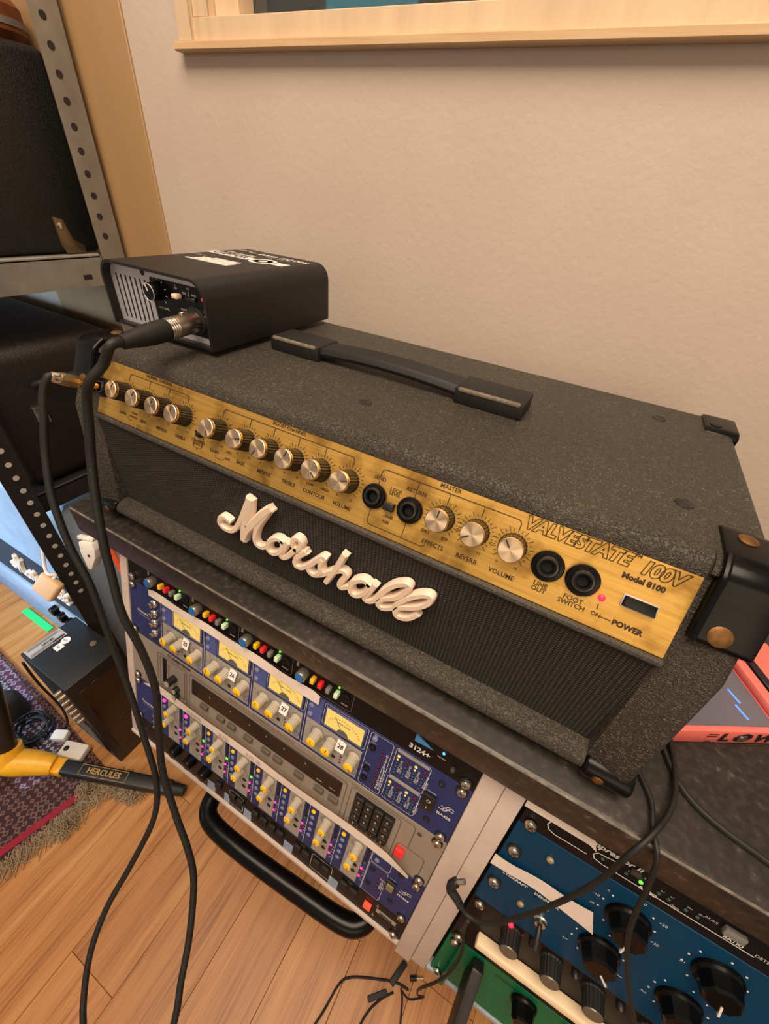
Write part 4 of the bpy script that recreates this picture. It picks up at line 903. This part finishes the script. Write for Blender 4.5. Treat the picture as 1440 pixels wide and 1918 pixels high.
pts = [E0, E1, (.069, .020, .300), (.060, .009, .286), (.051, .006, .268), (.047, .001, .243), (.046, -.008, .211), (.052, -.020, .177), (.063, -.034, .138), (.072, -.043, .106), (.087, -.056, .06), (.104, -.061, .012), (.119, -.071, -.04), (.128, -.091, -.1), (.141, -.112, -.155), (.171, -.132, -.21), (.197, -.146, -.247), (.218, -.163, -.278), (.242, -.2, -.317), (.259, -.235, -.345), (.273, -.263, -.368), (.29, -.33, -.43), (.33, -.42, -.58), (.37, -.50, -.80), (.44, -.56, -.8455), (.60, -.60, -.8455)]
B().tube(pts, CR, 12, 8).build('lead', RUBBER, xc)
text('VAN DAMME', .0052, T3((.0478, -.0134, .190)) @ RY(math.radians(-86)), mat('grey_cable_print', (150, 142, 128), .6), xc, spacing=1.1)
jc = thing('instrument_cable', (-.03, .03, .25), 'black instrument cable with gold jack plug in the amplifier input', 'cable')
MJ = PN(0, 26, 0)
c = B().lathe([(.0030, -.002), (.0030, .0255), (.0042, .026), (.0042, .028)], 18).build('plug_tip', GOLD, jc, MJ)
B().lathe([(.0058, .0275), (.0062, .029), (.0062, .040), (.0056, .0425)], 10).build('plug_barrel', mat('aged_nickel', (176, 158, 120), .35, 1), jc, MJ, angle=20)
B().lathe([(.0052, .0425), (.0050, .048), (.0040, .050)], 16).build('end_ring', CHROME, jc, MJ)
J0 = MJ @ Vector((0, -.046, 0)); J1 = MJ @ Vector((-.001, -.0505, -.001))
pts = [J0, J1, (-.004, -.002, .262), (-.003, -.012, .237), (-.002, -.023, .208), (.008, -.038, .17), (.026, -.05, .123), (.047, -.057, .079), (.066, -.071, .013), (.088, -.085, -.048), (.115, -.104, -.112), (.138, -.122, -.166), (.148, -.147, -.212), (.143, -.191, -.263), (.139, -.233, -.3), (.147, -.269, -.329), (.164, -.297, -.354), (.184, -.318, -.375), (.22, -.36, -.45), (.30, -.45, -.65), (.36, -.55, -.835), (.46, -.62, -.846), (.60, -.68, -.846)]
B().tube(pts, .0036, 12, 8).build('lead', RUBBER, jc)
dc = thing('power_lead', (.59, .06, .0935), 'thin black power lead looping over the worktop edge to an angled plug', 'cable')
B().tube([(.580, .26, .0962), (.586, .15, .0962), (.598, .088, .0965), (.600, .050, .099), (.594, .025, .102), (.582, .002, .102), (.5735, -.0125, .088), (.5705, -.022, .048), (.5600, -.034, -.006), (.5400, -.0490, -.064), (.5260, -.0560, -.086), (.5140, -.0570, -.0935), (.5040, -.0555, -.0900), (.4985, -.0535, -.083)], .0021, 10, 8).build('lead', RUBBER, dc)
B().tube([(.5040, -.0555, -.0900), (.4990, -.0540, -.0840), (.4930, -.0530, -.0785), (.4890, -.0525, -.0735)], lambda t: .0030 + .0010 * t + .0006 * (int(t * 18) % 2), 12, 6).build('strain_relief', RUBBER, dc)
B().tube([(.4890, -.0525, -.0735), (.4885, -.0500, -.0690), (.4915, -.0470, -.0650)], .0044, 12, 5).build('plug_body', BLACK, dc)
B().rod((.4915, -.0470, -.0650), (.4970, -.0445, -.0585), .0026, n=14).build('plug_barrel', CHROME, dc)
lc = thing('thin_lead', (.575, .06, .0935), 'thin black lead draped from under the amplifier across the rack', 'cable')
B().tube([(.545, .085, .0955), (.562, .070, .0955), (.5760, .0455, .0955), (.5845, .0290, .0960), (.5860, .010, .0960), (.5900, -.004, .0930), (.5960, -.012, .070), (.6085, -.030, .010), (.640, -.050, -.055), (.680, -.062, -.110), (.730, -.075, -.16), (.80, -.085, -.20)], .0019, 8, 8).build('lead', RUBBER, lc)
l2 = B().tube([(.575, .115, .0955), (.592, .080, .0955), (.603, .056, .0955), (.6145, .0445, .0955), (.6310, .0375, .0955), (.6600, .0310, .0955), (.72, .018, .0955), (.85, .02, .0955), (1.0, .06, .0955)], .0022, 8, 8)
tag(l2.build('worktop_lead', RUBBER), 'thin black lead lying across the bare worktop beside the amplifier', 'cable')
gc = B().tube([(.5150, -.0590, -.0990), (.5190, -.0590, -.135), (.5265, -.0640, -.1680), (.5320, -.0700, -.2050), (.5320, -.0790, -.2420), (.5270, -.0880, -.2800), (.520, -.095, -.34), (.535, -.085, -.50), (.56, -.07, -.70), (.585, -.055, -.83), (.5630, -.0700, -.8475), (.545, -.068, -.8475)], .0017, 8, 8)
tag(gc.build('hanging_lead', RUBBER), 'very thin grey-black lead hanging past the green processor to the floor', 'cable')
fc = thing('floor_lead', (.5, -.09, FLOOR), 'thin black leads with velcro tie lying on the wooden floor', 'cable')
B().tube([(.37, -.33, -.8475), (.4142, -.1879, -.8475), (.426, -.125, -.8475), (.4420, -.1040, -.8475), (.48, -.084, -.8475), (.5268, -.0643, -.8475), (.556, -.060, -.8475)], .0023, 8, 8).build('lead', RUBBER, fc)
B().tube([(.46, -.30, -.8475), (.488, -.165, -.8475), (.497, -.125, -.8475), (.512, -.098, -.8475), (.53, -.078, -.8475)], .0022, 8, 8).build('lead', RUBBER, fc)
B().tube([(.60, -.30, -.8475), (.572, -.15, -.8475), (.553, -.085, -.8475), (.541, -.065, -.8475)], .0020, 8, 8).build('lead', RUBBER, fc)
B().box((-.006, -.022, 0), (.006, .022, .010), .002, 2).build('velcro_tie', RUBBER, fc, T3((.5265, -.050, -.849)) @ RZ(-.3))
B().box((-.020, -.005, 0), (.020, .005, .004), .001, 1).build('tie_tail', RUBBER, fc, T3((.503, -.098, -.849)) @ RZ(.75))
B().rod((.551, -.045, -.842), (.563, -.038, -.842), .0045, n=12).build('plug_body', BLACK, fc); B().rod((.563, -.038, -.842), (.575, -.031, -.842), .0024, n=12).build('plug_barrel', CHROME, fc)

# ================================================================ coral pink instrument on the worktop
PKM = T3((.6143, .0959, .0932)) @ RZ(math.radians(29.7))
pk = thing('pink_synthesizer', PKM.to_translation(), 'coral pink electronic instrument with black letters and blue-lit screen beside the amplifier', 'synthesizer', RZ(math.radians(29.7)))
B().prism([(-.022, 0), (.125, 0), (.125, .088), (.012, .088), (.004, .040)], 'z', .0005, .0215, .0015, 2).build('case', PINK, pk, PKM)
B().prism([(-.014, .0045), (.0655, .0045), (.0655, .085), (.014, .085), (.007, .040)], 'z', .0216, .0226, .0004, 1).build('screen', SCREEN, pk, PKM)
B().box((.0665, .003, .0216), (.0765, .088, .0300), .0022, 2).build('side_rail', PINK, pk, PKM)
B().box((.0785, .006, .0218), (.0860, .086, .0300), .001, 1).build('side_slot', BLACK, pk, PKM)
for x, y, a in ((.036, .046, .2), (.047, .030, .2), (.044, .016, .2)): B().box((-.0009, -.0065, 0), (.0009, .0065, .0003)).build('lit_segment', SCRL, pk, PKM @ T3((x, y, .0227)) @ RZ(a), smooth=False)
def PF(x, z): return PKM @ T3((x, 0, z))
text('L', .0185, PF(.0255, .0108), INK, pk, bold=.0008, shear=-.1); text('O', .0185, PF(.0405, .0108), INK, pk, bold=.0010); text('W', .0185, PF(.0605, .0108), INK, pk, bold=.0008); text('NF', .0050, PF(.0135, .0036), INK, pk)
B().lathe([(.0042, 0), (.0042, .0012), (.0020, .0020), (.0001, .0020)], 18).build('screw', CHROME, pk, PF(.0400, .0102))
for z in (.0160, .0125): B().box((.008, -.0004, z), (.0165, .0002, z + .0010)).build('printed_bar', INK, pk, PKM, smooth=False)
# ================================================================ left side: shelving and what stands on it
sh = thing('shelving_unit', (-.6, .2, FLOOR), 'grey slotted steel shelving unit with perforated uprights', 'shelving')
def upright(x, y0, y1, z1, m, zs, yh):
    b = B(); b.box((x - .002, y0, FLOOR), (x, y1, z1)); b.box((x - .034, y1 - .002, FLOOR), (x - .002, y1, z1))
    p = b.build('upright', m, sh, smooth=False)
    k = B().lathe([(.0052, 0), (.0052, .0004), (.0001, .0004)], 14).mesh('hole', mat('hole_dark', (40, 32, 30), .9) if y0 > .2 else mat('hole_light', (186, 182, 176), .6))
    for z in zs: place('hole', k, T3((x, yh, z)) @ RZ(math.pi / 2), p)
upright(-.458, .361, .405, 1.15, STEEL, [.3217 + .0298 * i for i in range(26)], .378)
upright(-.440, .043, .081, .9, DARKSTEEL, [.0130 - .0290 * i for i in range(14)], .066)
upright(-1.30, .361, .405, 1.15, STEEL, [], .38)
for z0, z1 in ((.243, .291), (-.150, -.110)):
    b = B(); b.box((-.462, .083, z0), (-.4605, .360, z1)); b.box((-1.30, .083, z1 - .004), (-.462, .360, z1)); b.box((-.470, .083, z1 - .004), (-.4605, .360, z1 + .004), .002, 1)
    p = b.build('shelf', STEEL if z0 > 0 else DARKSTEEL, sh, smooth=False)
    B().box((-.4606, .3165, z0 + .0120), (-.4601, .3325, z0 + .0200), .0002, 1).build('slot', INK, p)
VINYLB = leather('dull_black_vinyl', (14, 13, 13), (26, 24, 23), 220, .4)
sc = thing('speaker_cabinet', (-.8, .22, .2915), 'black covered cabinet with a metal corner on the upper steel shelf', 'cabinet')
B().box((-1.20, .088, .2916), (-.4945, .388, .560), .012, 3).build('cabinet', VINYLB, sc)
c = B().prism([(.3140, .3060), (.3140, .3480), (.3300, .3440), (.3380, .3140), (.3545, .3040), (.3545, .2925), (.3200, .2925)], 'x', -.4955, -.4905, .0012, 2).build('corner_plate', mat('bronze_corner', (124, 106, 82), .35, .8), sc)
B().lathe([(.005, 0), (.005, .001), (.002, .002), (.0001, .002)], 16).build('screw', CHROME, c, T3((-.4905, .3215, .3350)) @ RZ(math.pi / 2))
hb = thing('hand_drum', (-.585, .345, .5605), 'brown round drum on top of the black cabinet', 'drum')
B().lathe([(.055, 0), (.066, .012), (.066, .040), (.058, .050), (.0001, .053)], 28).build('shell', mat('brown_wood_shell', (124, 66, 36), .45, var=.2), hb, T3((-.585, .345, .5605)) @ RX(-math.pi / 2))
B().lathe([(.0672, .018), (.0672, .026)], 28).build('hoop', STEEL, hb, T3((-.585, .345, .5605)) @ RX(-math.pi / 2))
s2 = thing('guitar_case', (-.75, .22, -.1095), 'dark brown-black leather case on the lower steel shelf', 'case')
B().box((-1.25, .088, -.1095), (-.475, .352, .165), .03, 4).build('shell', leather('brown_black_leather', (24, 18, 16), (36, 27, 22), 200, .3), s2)
for y in (.15, .29): B().box((-.476, y, .02), (-.469, y + .022, .055), .002, 2).build('catch', CHROME, s2)
B().tube([(-.470, .17, .095), (-.455, .19, .102), (-.455, .25, .102), (-.470, .27, .095)], .006, 10, 4).build('handle', RUBBER, s2)
# combo amplifier on the floor
ca = thing('combo_amplifier', (-.88, .2, FLOOR), 'pale blue-lit combo amplifier with cream script logo standing on the floor', 'amplifier')
b = B().prism([(.086, FLOOR + .004), (.086, -.46), (.10, -.20), (.125, -.165), (.345, -.165), (.345, FLOOR + .004)], 'x', -1.36, -.478, .008, 2); b.build('cabinet', BLUELITVINYL, ca)
B().box((-1.34, .0835, -.636), (-.496, .0862, -.452)).build('grille_cloth', mat('blue_black_cloth', (34, 40, 52), .8, var=.3, vscale=400, bump=.5, bscale=700), ca)
B().box((-1.35, .072, -.728), (-.486, .088, -.637), .004, 2).build('lower_bar', BLUELITVINYL, ca)
B().box((-1.35, .078, -.846), (-.486, .088, -.732), .003, 2).build('kick_panel', mat('blue_lit_panel', (120, 142, 168), .5, var=.1), ca)  # blue light painted into the panel colour, like the cabinet above
logo_mesh().build('script_logo', CREAM, ca, T3((-.905, .0835, -.520)) @ Matrix.Scale(1.36, 4) @ T3((-.162, 0, -.186)), label='cream plastic script logo', angle=50)
for x, z in ((-.737, -.628), (-.700, -.634), (-.660, -.634), (-.62, -.634), (-.58, -.634)):
    B().lathe([(.017, 0), (.016, .016), (.012, .020), (.0001, .020)], 20).build('knob', GLOSS, ca, T3((x, .074, z - .020)))
for x in (-.72, -.68, -.64, -.60): B().box((x - .002, .0712, -.690), (x + .002, .0722, -.650)).build('mark', WHITEP, ca, smooth=False)
tag(B().box((-1.04, .046, FLOOR + .0001), (-.885, .068, FLOOR + .0045), .001, 1).build('green_strip', GREENTAPE), 'bright green strip on the floor in front of the combo amplifier', 'strip')
pg = thing('mains_plug', (-.62, .02, -.40), 'beige square mains plug hanging on a white cord in front of the combo amplifier', 'plug')
PM = T3((-.440, .020, -.304)) @ RZ(.35) @ RX(-.45) @ RY(.55)
B().box((-.026, -.012, -.026), (.026, .008, .026), .007, 3).build('body', BEIGE, pg, PM)
B().tube([PM @ Vector((0, -.002, .024)), PM @ Vector((0, -.002, .036)), (-.436, .030, -.272), (-.453, .035, -.262), (-.464, .056, -.21), (-.470, .066, -.16), (-.484, .074, -.108), (-.53, .086, -.1062)], .0035, 8, 6).build('cord', WHITE, pg)
wa = thing('power_adapter', (-.22, .05, -.1), 'small white power adapter hanging beneath the worktop corner', 'adapter')
WMX = T3((-.178, .034, -.062)) @ RZ(.3) @ RX(-.25)
B().prism([(-.013, .016), (.011, .018), (.015, .006), (.013, -.010), (.002, -.034), (-.004, -.034), (-.013, -.004)], 'y', -.008, .010, .002, 2).build('body', WHITE, wa, WMX)
B().box((-.018, -.004, .018), (.010, .004, .024), .001, 1).build('bracket', WHITE, wa, WMX)
B().rod(WMX @ Vector((.003, -.0082, -.006)), WMX @ Vector((.003, -.0092, -.006)), .002).build('hole', INK, wa)
B().tube([WMX @ Vector((0, .002, .020)), (-.16, .06, .0), (-.12, .10, .04), (-.10, .16, .0524)], .003, 8, 5).build('cord', WHITE, wa)
og = B().prism([(-.0395, .050), (-.0240, .050), (-.0242, -.078), (-.034, -.025)], 'y', .004, .006)
tag(og.build('orange_sheet', ORANGE, smooth=False), 'bright orange plastic sheet tucked beside the white rack cabinet', 'sheet')
bg = thing('canvas_bag', (-.24, .2, FLOOR), 'teal canvas bag standing in the gap behind the desk end', 'bag')
B().box((-.330, .150, FLOOR), (-.075, .33, -.02), .03, 4).build('body', TEAL, bg)
B().tube([(-.26, .22, -.03), (-.26, .20, .05), (-.25, .20, .10)], .034, 18, 5).build('rolled_top', TEAL, bg)
B().box((-.215, .142, -.60), (-.205, .150, -.03), .002, 1).build('strap', BLACK, bg)
# black upright unit on the floor
bb = thing('subwoofer_box', (-.40, 0, FLOOR), 'black upright box with silver rating label on top standing beside the rack', 'speaker box')
B().box((-.484, -.083, FLOOR), (-.315, .0415, -.4655), .003, 2).build('case', mat('black_painted_mdf', (20, 19, 19), .5, var=.15), bb)
B().box((-.3152, -.066, -.80), (-.3135, .028, -.50), .001, 1).build('side_window', mat('dark_red_glass', (34, 16, 14), .12), bb)
lbm = mat('silver_label', (176, 172, 166), .5)
q = B().box((-.4815, -.0770, -.4655), (-.4500, .0020, -.4651)).build('rating_label', lbm, bb, smooth=False)
MB = T3((-.4655, -.0375, -.4650)) @ RZ(math.pi / 2) @ RX(-math.pi / 2)
text('240182', .0085, MB @ T3((.004, 0, -.001)), INK, q, bold=.0003)
b = B()
for j, (z, a0, a1) in enumerate(((.0125, -.034, .034), (.0095, -.034, .030), (.0068, -.034, .036), (-.0075, -.036, .034), (-.0105, -.036, .020), (-.0130, -.036, .034))): b.line([(a0, z), (a1, z)], .0009)
b.build('small_print', INK, q, MB @ T3((0, -.0002, 0)), smooth=False)
B().box((.010, -.0006, -.0135), (.036, -.0001, -.0095)).build('black_bar', INK, q, MB, smooth=False)
q = B().box((-.4400, -.0370, -.4655), (-.4220, -.0200, -.4651)).build('sticker', PAPER, bb, smooth=False); text('E', .012, T3((-.431, -.0285, -.4650)) @ RZ(math.pi / 2) @ RX(-math.pi / 2), mat('brown_print', (120, 70, 50), .6), q)
q = B().lathe([(.010, 0), (.010, .0004), (.0001, .0004)], 24).build('sticker', PAPER, bb, T3((-.4355, -.0100, -.4655)) @ RX(-math.pi / 2)); text('S', .014, T3((-.4355, -.010, -.4650)) @ RZ(math.pi / 2) @ RX(-math.pi / 2), mat('brown_print', (120, 70, 50), .6), q)
B().lathe([(.0075, 0), (.0072, .0012), (.004, .002), (.0001, .002)], 22).build('screw', mat('dull_brass', (140, 120, 92), .4, .7), bb, T3((-.3760, .0180, -.4655)) @ RX(-math.pi / 2))
for j in range(6):
    for r in range(2): B().lathe([(.006, 0), (.006, .010), (.004, .014), (.0001, .014)], 12).build('terminal', mat('aged_terminal', (150, 132, 110), .35, .8), bb, T3((-.338 - .016 * r, -.083, -.505 - .022 * j)))
B().box((-.470, -.0860, -.80), (-.330, -.0828, -.66), .002, 1).build('vent_panel', DARKSTEEL, bb)
for j in range(11): B().box((-.462, -.0875, -.79 + .0115 * j), (-.338, -.0858, -.784 + .0115 * j)).build('vent_slat', mat('slat_grey', (78, 74, 70), .5), bb)
rt2 = T3((-.3133, -.02, -.70)) @ RZ(math.pi / 2) @ RY(-math.pi / 2)
text('TIRO', .024, rt2, mat('faint_gold_print', (70, 54, 40), .5), bb, spacing=1.3)
# rug with fringe
rug = thing('patterned_rug', (-.8, -.2, FLOOR), 'purple and red patterned rug with beige fringed edge on the floor', 'rug')
ang = math.radians(0)
RUGP = rug_mat('purple_pattern', ((84, 44, 66), (140, 70, 110), (150, 160, 178)), 46, 46)
RUGB = rug_mat('blue_border_pattern', ((66, 50, 72), (132, 156, 176), (170, 182, 190)), 70, 70)
RUGR = rug_mat('dark_red_pattern', ((58, 28, 30), (96, 44, 44), (120, 100, 90)), 60, 60)
def rq(pts, z0, z1): return B().prism(pts, 'z', z0, z1)
rq([(-1.9, -.02), (-.62, -.088), (-.30, -.115), (-.385, -.48), (-.52, -.90), (-1.9, -.90)], FLOOR + .0001, FLOOR + .007).build('pile', RUGR, rug)
rq([(-1.9, -.03), (-.80, -.088), (-.42, -.128), (-.42, -.150), (-.80, -.115), (-1.9, -.06)], FLOOR + .0072, FLOOR + .0082).build('border_stripe', RUGP, rug)
rq([(-1.9, -.062), (-.80, -.117), (-.42, -.152), (-.42, -.185), (-.80, -.135), (-1.9, -.12)], FLOOR + .0072, FLOOR + .0082).build('border_stripe', RUGB, rug)
rq([(-1.9, -.122), (-.80, -.142), (-.43, -.187), (-.46, -.25), (-.80, -.24), (-1.9, -.23)], FLOOR + .0072, FLOOR + .0082).build('border_stripe', RUGP, rug)
rq([(-.318, -.165), (-.333, -.160), (-.455, -.65), (-.440, -.66)], FLOOR + .0072, FLOOR + .0084).build('red_edge', mat('crimson_wool', (150, 22, 44), .9, var=.15), rug)
fr = B()
for i in range(1100):
    f = RND.random(); ex, ey = (-.30 - .22 * f ** 1.1 * 1.0, -.108 - .52 * f)
    if f < .35: ex, ey = -.298 - .0805 * f / .35, -.108 - .36 * f / .35 * .98
    else: ex, ey = -.385 - .135 * (f - .35) / .65, -.48 - .42 * (f - .35) / .65
    a = RND.uniform(-.9, .9); L = RND.uniform(.012, .045); hgt = RND.uniform(.001, .008); ey += RND.uniform(-.006, .006); ex += RND.uniform(-.004, .012)
    fr.tube([(ex - .006, ey, FLOOR + .006), (ex + L * .5 * math.cos(a), ey + L * .5 * math.sin(a), FLOOR + .003 + hgt), (ex + L * math.cos(a + RND.uniform(-.8, .8)), ey + L * math.sin(a + RND.uniform(-1.2, 1.2)), FLOOR + .002)], .0009, 4, 2)
for cx, cy in ((-.325, -.165), (-.268, -.118), (-.225, -.108), (-.30, -.235)):
    for i in range(240):
        a = RND.uniform(0, 6.28); r = RND.random() ** .6 * .032; z = FLOOR + .003 + .022 * (1 - r / .034) * RND.random(); d = RND.uniform(0, 6.28); L = RND.uniform(.008, .020)
        p = Vector((cx + r * math.cos(a), cy + r * math.sin(a), z)); q = Vector((math.cos(d), math.sin(d), RND.uniform(-.1, .3))) * L
        fr.tube([p - q * .5, p + Vector((0, 0, .003)), p + q * .5 + Vector((RND.uniform(-.006, .006), RND.uniform(-.006, .006), -.002))], .0009, 4, 2)
o = fr.build('fringe', FRINGE, rug); o['kind'] = 'stuff'
# yellow instrument stand
st = thing('instrument_stand', (-.5, -.22, FLOOR), 'yellow and black folding instrument stand on the rug', 'stand')
H = Vector((-.505, -.225, -.775))
B().tube([H + Vector((-.14, -.055, -.02)), H + Vector((-.06, -.02, .005)), H, H + Vector((.045, .028, -.012)), H + Vector((.085, .050, -.022))], lambda t: .022 + .010 * math.sin(math.pi * t), 14, 5).build('yoke', YSTEEL, st)
L0, L1 = Vector((-.425, -.176, -.805)), Vector((-.135, -.058, -.824)); dv = (L1 - L0).normalized()
ML = T3(L0) @ dv.to_track_quat('X', 'Z').to_matrix().to_4x4()
leg = B().box((0, -.017, -.014), ((L1 - L0).length, .017, .014), .006, 3).build('leg', BLACK, st, ML)
B().box((-.002, -.019, -.016), (.030, .019, .016), .006, 3).build('leg_sleeve', YSTEEL, st, ML)
B().rod(L1 - dv * .004, L1 + dv * .03, .016, .013, 16).build('rubber_foot', RUBBER, st)
Mt = ML @ T3((.135, 0, .0142)) @ RX(-math.pi / 2)
text('HERCULES', .0185, Mt, mat('gold_foil_print', (168, 132, 62), .5), leg, bold=.0005)
b = B(); b.line([(-.060, -.012), (.060, -.012), (.060, .012), (-.060, .012), (-.060, -.012)], .0012); b.build('label_outline', mat('gold_foil_print', (168, 132, 62), .5), leg, Mt @ T3((0, -.0002, 0)), smooth=False)
for dx, dy in ((-.30, -.03), (-.16, -.28)): B().rod(H + Vector((dx * .2, dy * .2, -.03)), (H.x + dx, H.y + dy, FLOOR + .024), .014, n=14).build('leg', BLACK, st)
B().rod(H + Vector((0, 0, .0)), (-.57, -.155, -.585), .023, n=20).build('pole', mat('bronze_black_tube', (48, 40, 30), .3, .4), st)
B().rod(H + Vector((0, 0, -.004)), H + Vector((-.014, .015, .035)), .034, .030, 20).build('collar', YSTEEL, st)
# coiled lead, plug and small white block
cl = thing('coiled_lead', (-.58, -.16, FLOOR), 'coil of black flex with a white wrapped tie on the rug', 'cable')
pts = []
for i in range(90):
    a = i * .42; r = .042 + .010 * math.sin(i * .37); pts.append((-.578 + r * math.cos(a), -.150 + r * .8 * math.sin(a), FLOOR + .016 + .0006 * (i % 40) + .004 * math.sin(i * 1.3)))
B().tube(pts, .0032, 6, 2).build('coil', RUBBER, cl)
B().tube([(-.535, -.14, FLOOR + .03), (-.52, -.10, FLOOR + .015), (-.515, -.085, FLOOR + .10), (-.50, -.0895, FLOOR + .25), (-.48, -.0885, FLOOR + .36)], .003, 8, 6).build('flex', RUBBER, cl)
B().box((-.020, -.014, 0), (.020, .014, .026), .006, 2).build('white_wrap', WHITE, cl, T3((-.500, -.125, FLOOR + .0085)) @ RZ(.5))
wb = thing('plug_block', (-.415, -.125, FLOOR), 'small white and yellow plug block under the stand leg on the rug', 'plug')
MW = T3((-.432, -.130, FLOOR + .0085)) @ RZ(.35)
B().box((-.034, -.020, 0), (.034, .020, .024), .005, 2).build('body', WHITE, wb, MW); B().box((-.010, -.0215, .004), (.022, -.0195, .016), .001, 1).build('yellow_insert', YSTEEL, wb, MW)
B().rod(MW @ Vector((-.018, .0, .0238)), MW @ Vector((-.018, 0, .0246)), .007).build('socket', INK, wb)
gb = B(); gb.tube([(-.677, -.150, FLOOR + .0085), (-.675, -.150, FLOOR + .04), (-.671, -.146, FLOOR + .085), (-.669, -.144, FLOOR + .10)], lambda t: .034 * math.sqrt(max(.02, 1 - (t * 1.0) ** 3)), 18, 6)
tag(gb.build('foam_windshield', mat('charcoal_foam', (44, 42, 42), .9, var=.2, vscale=200)), 'charcoal foam cap beside the coiled black flex on the rug', 'foam cover')
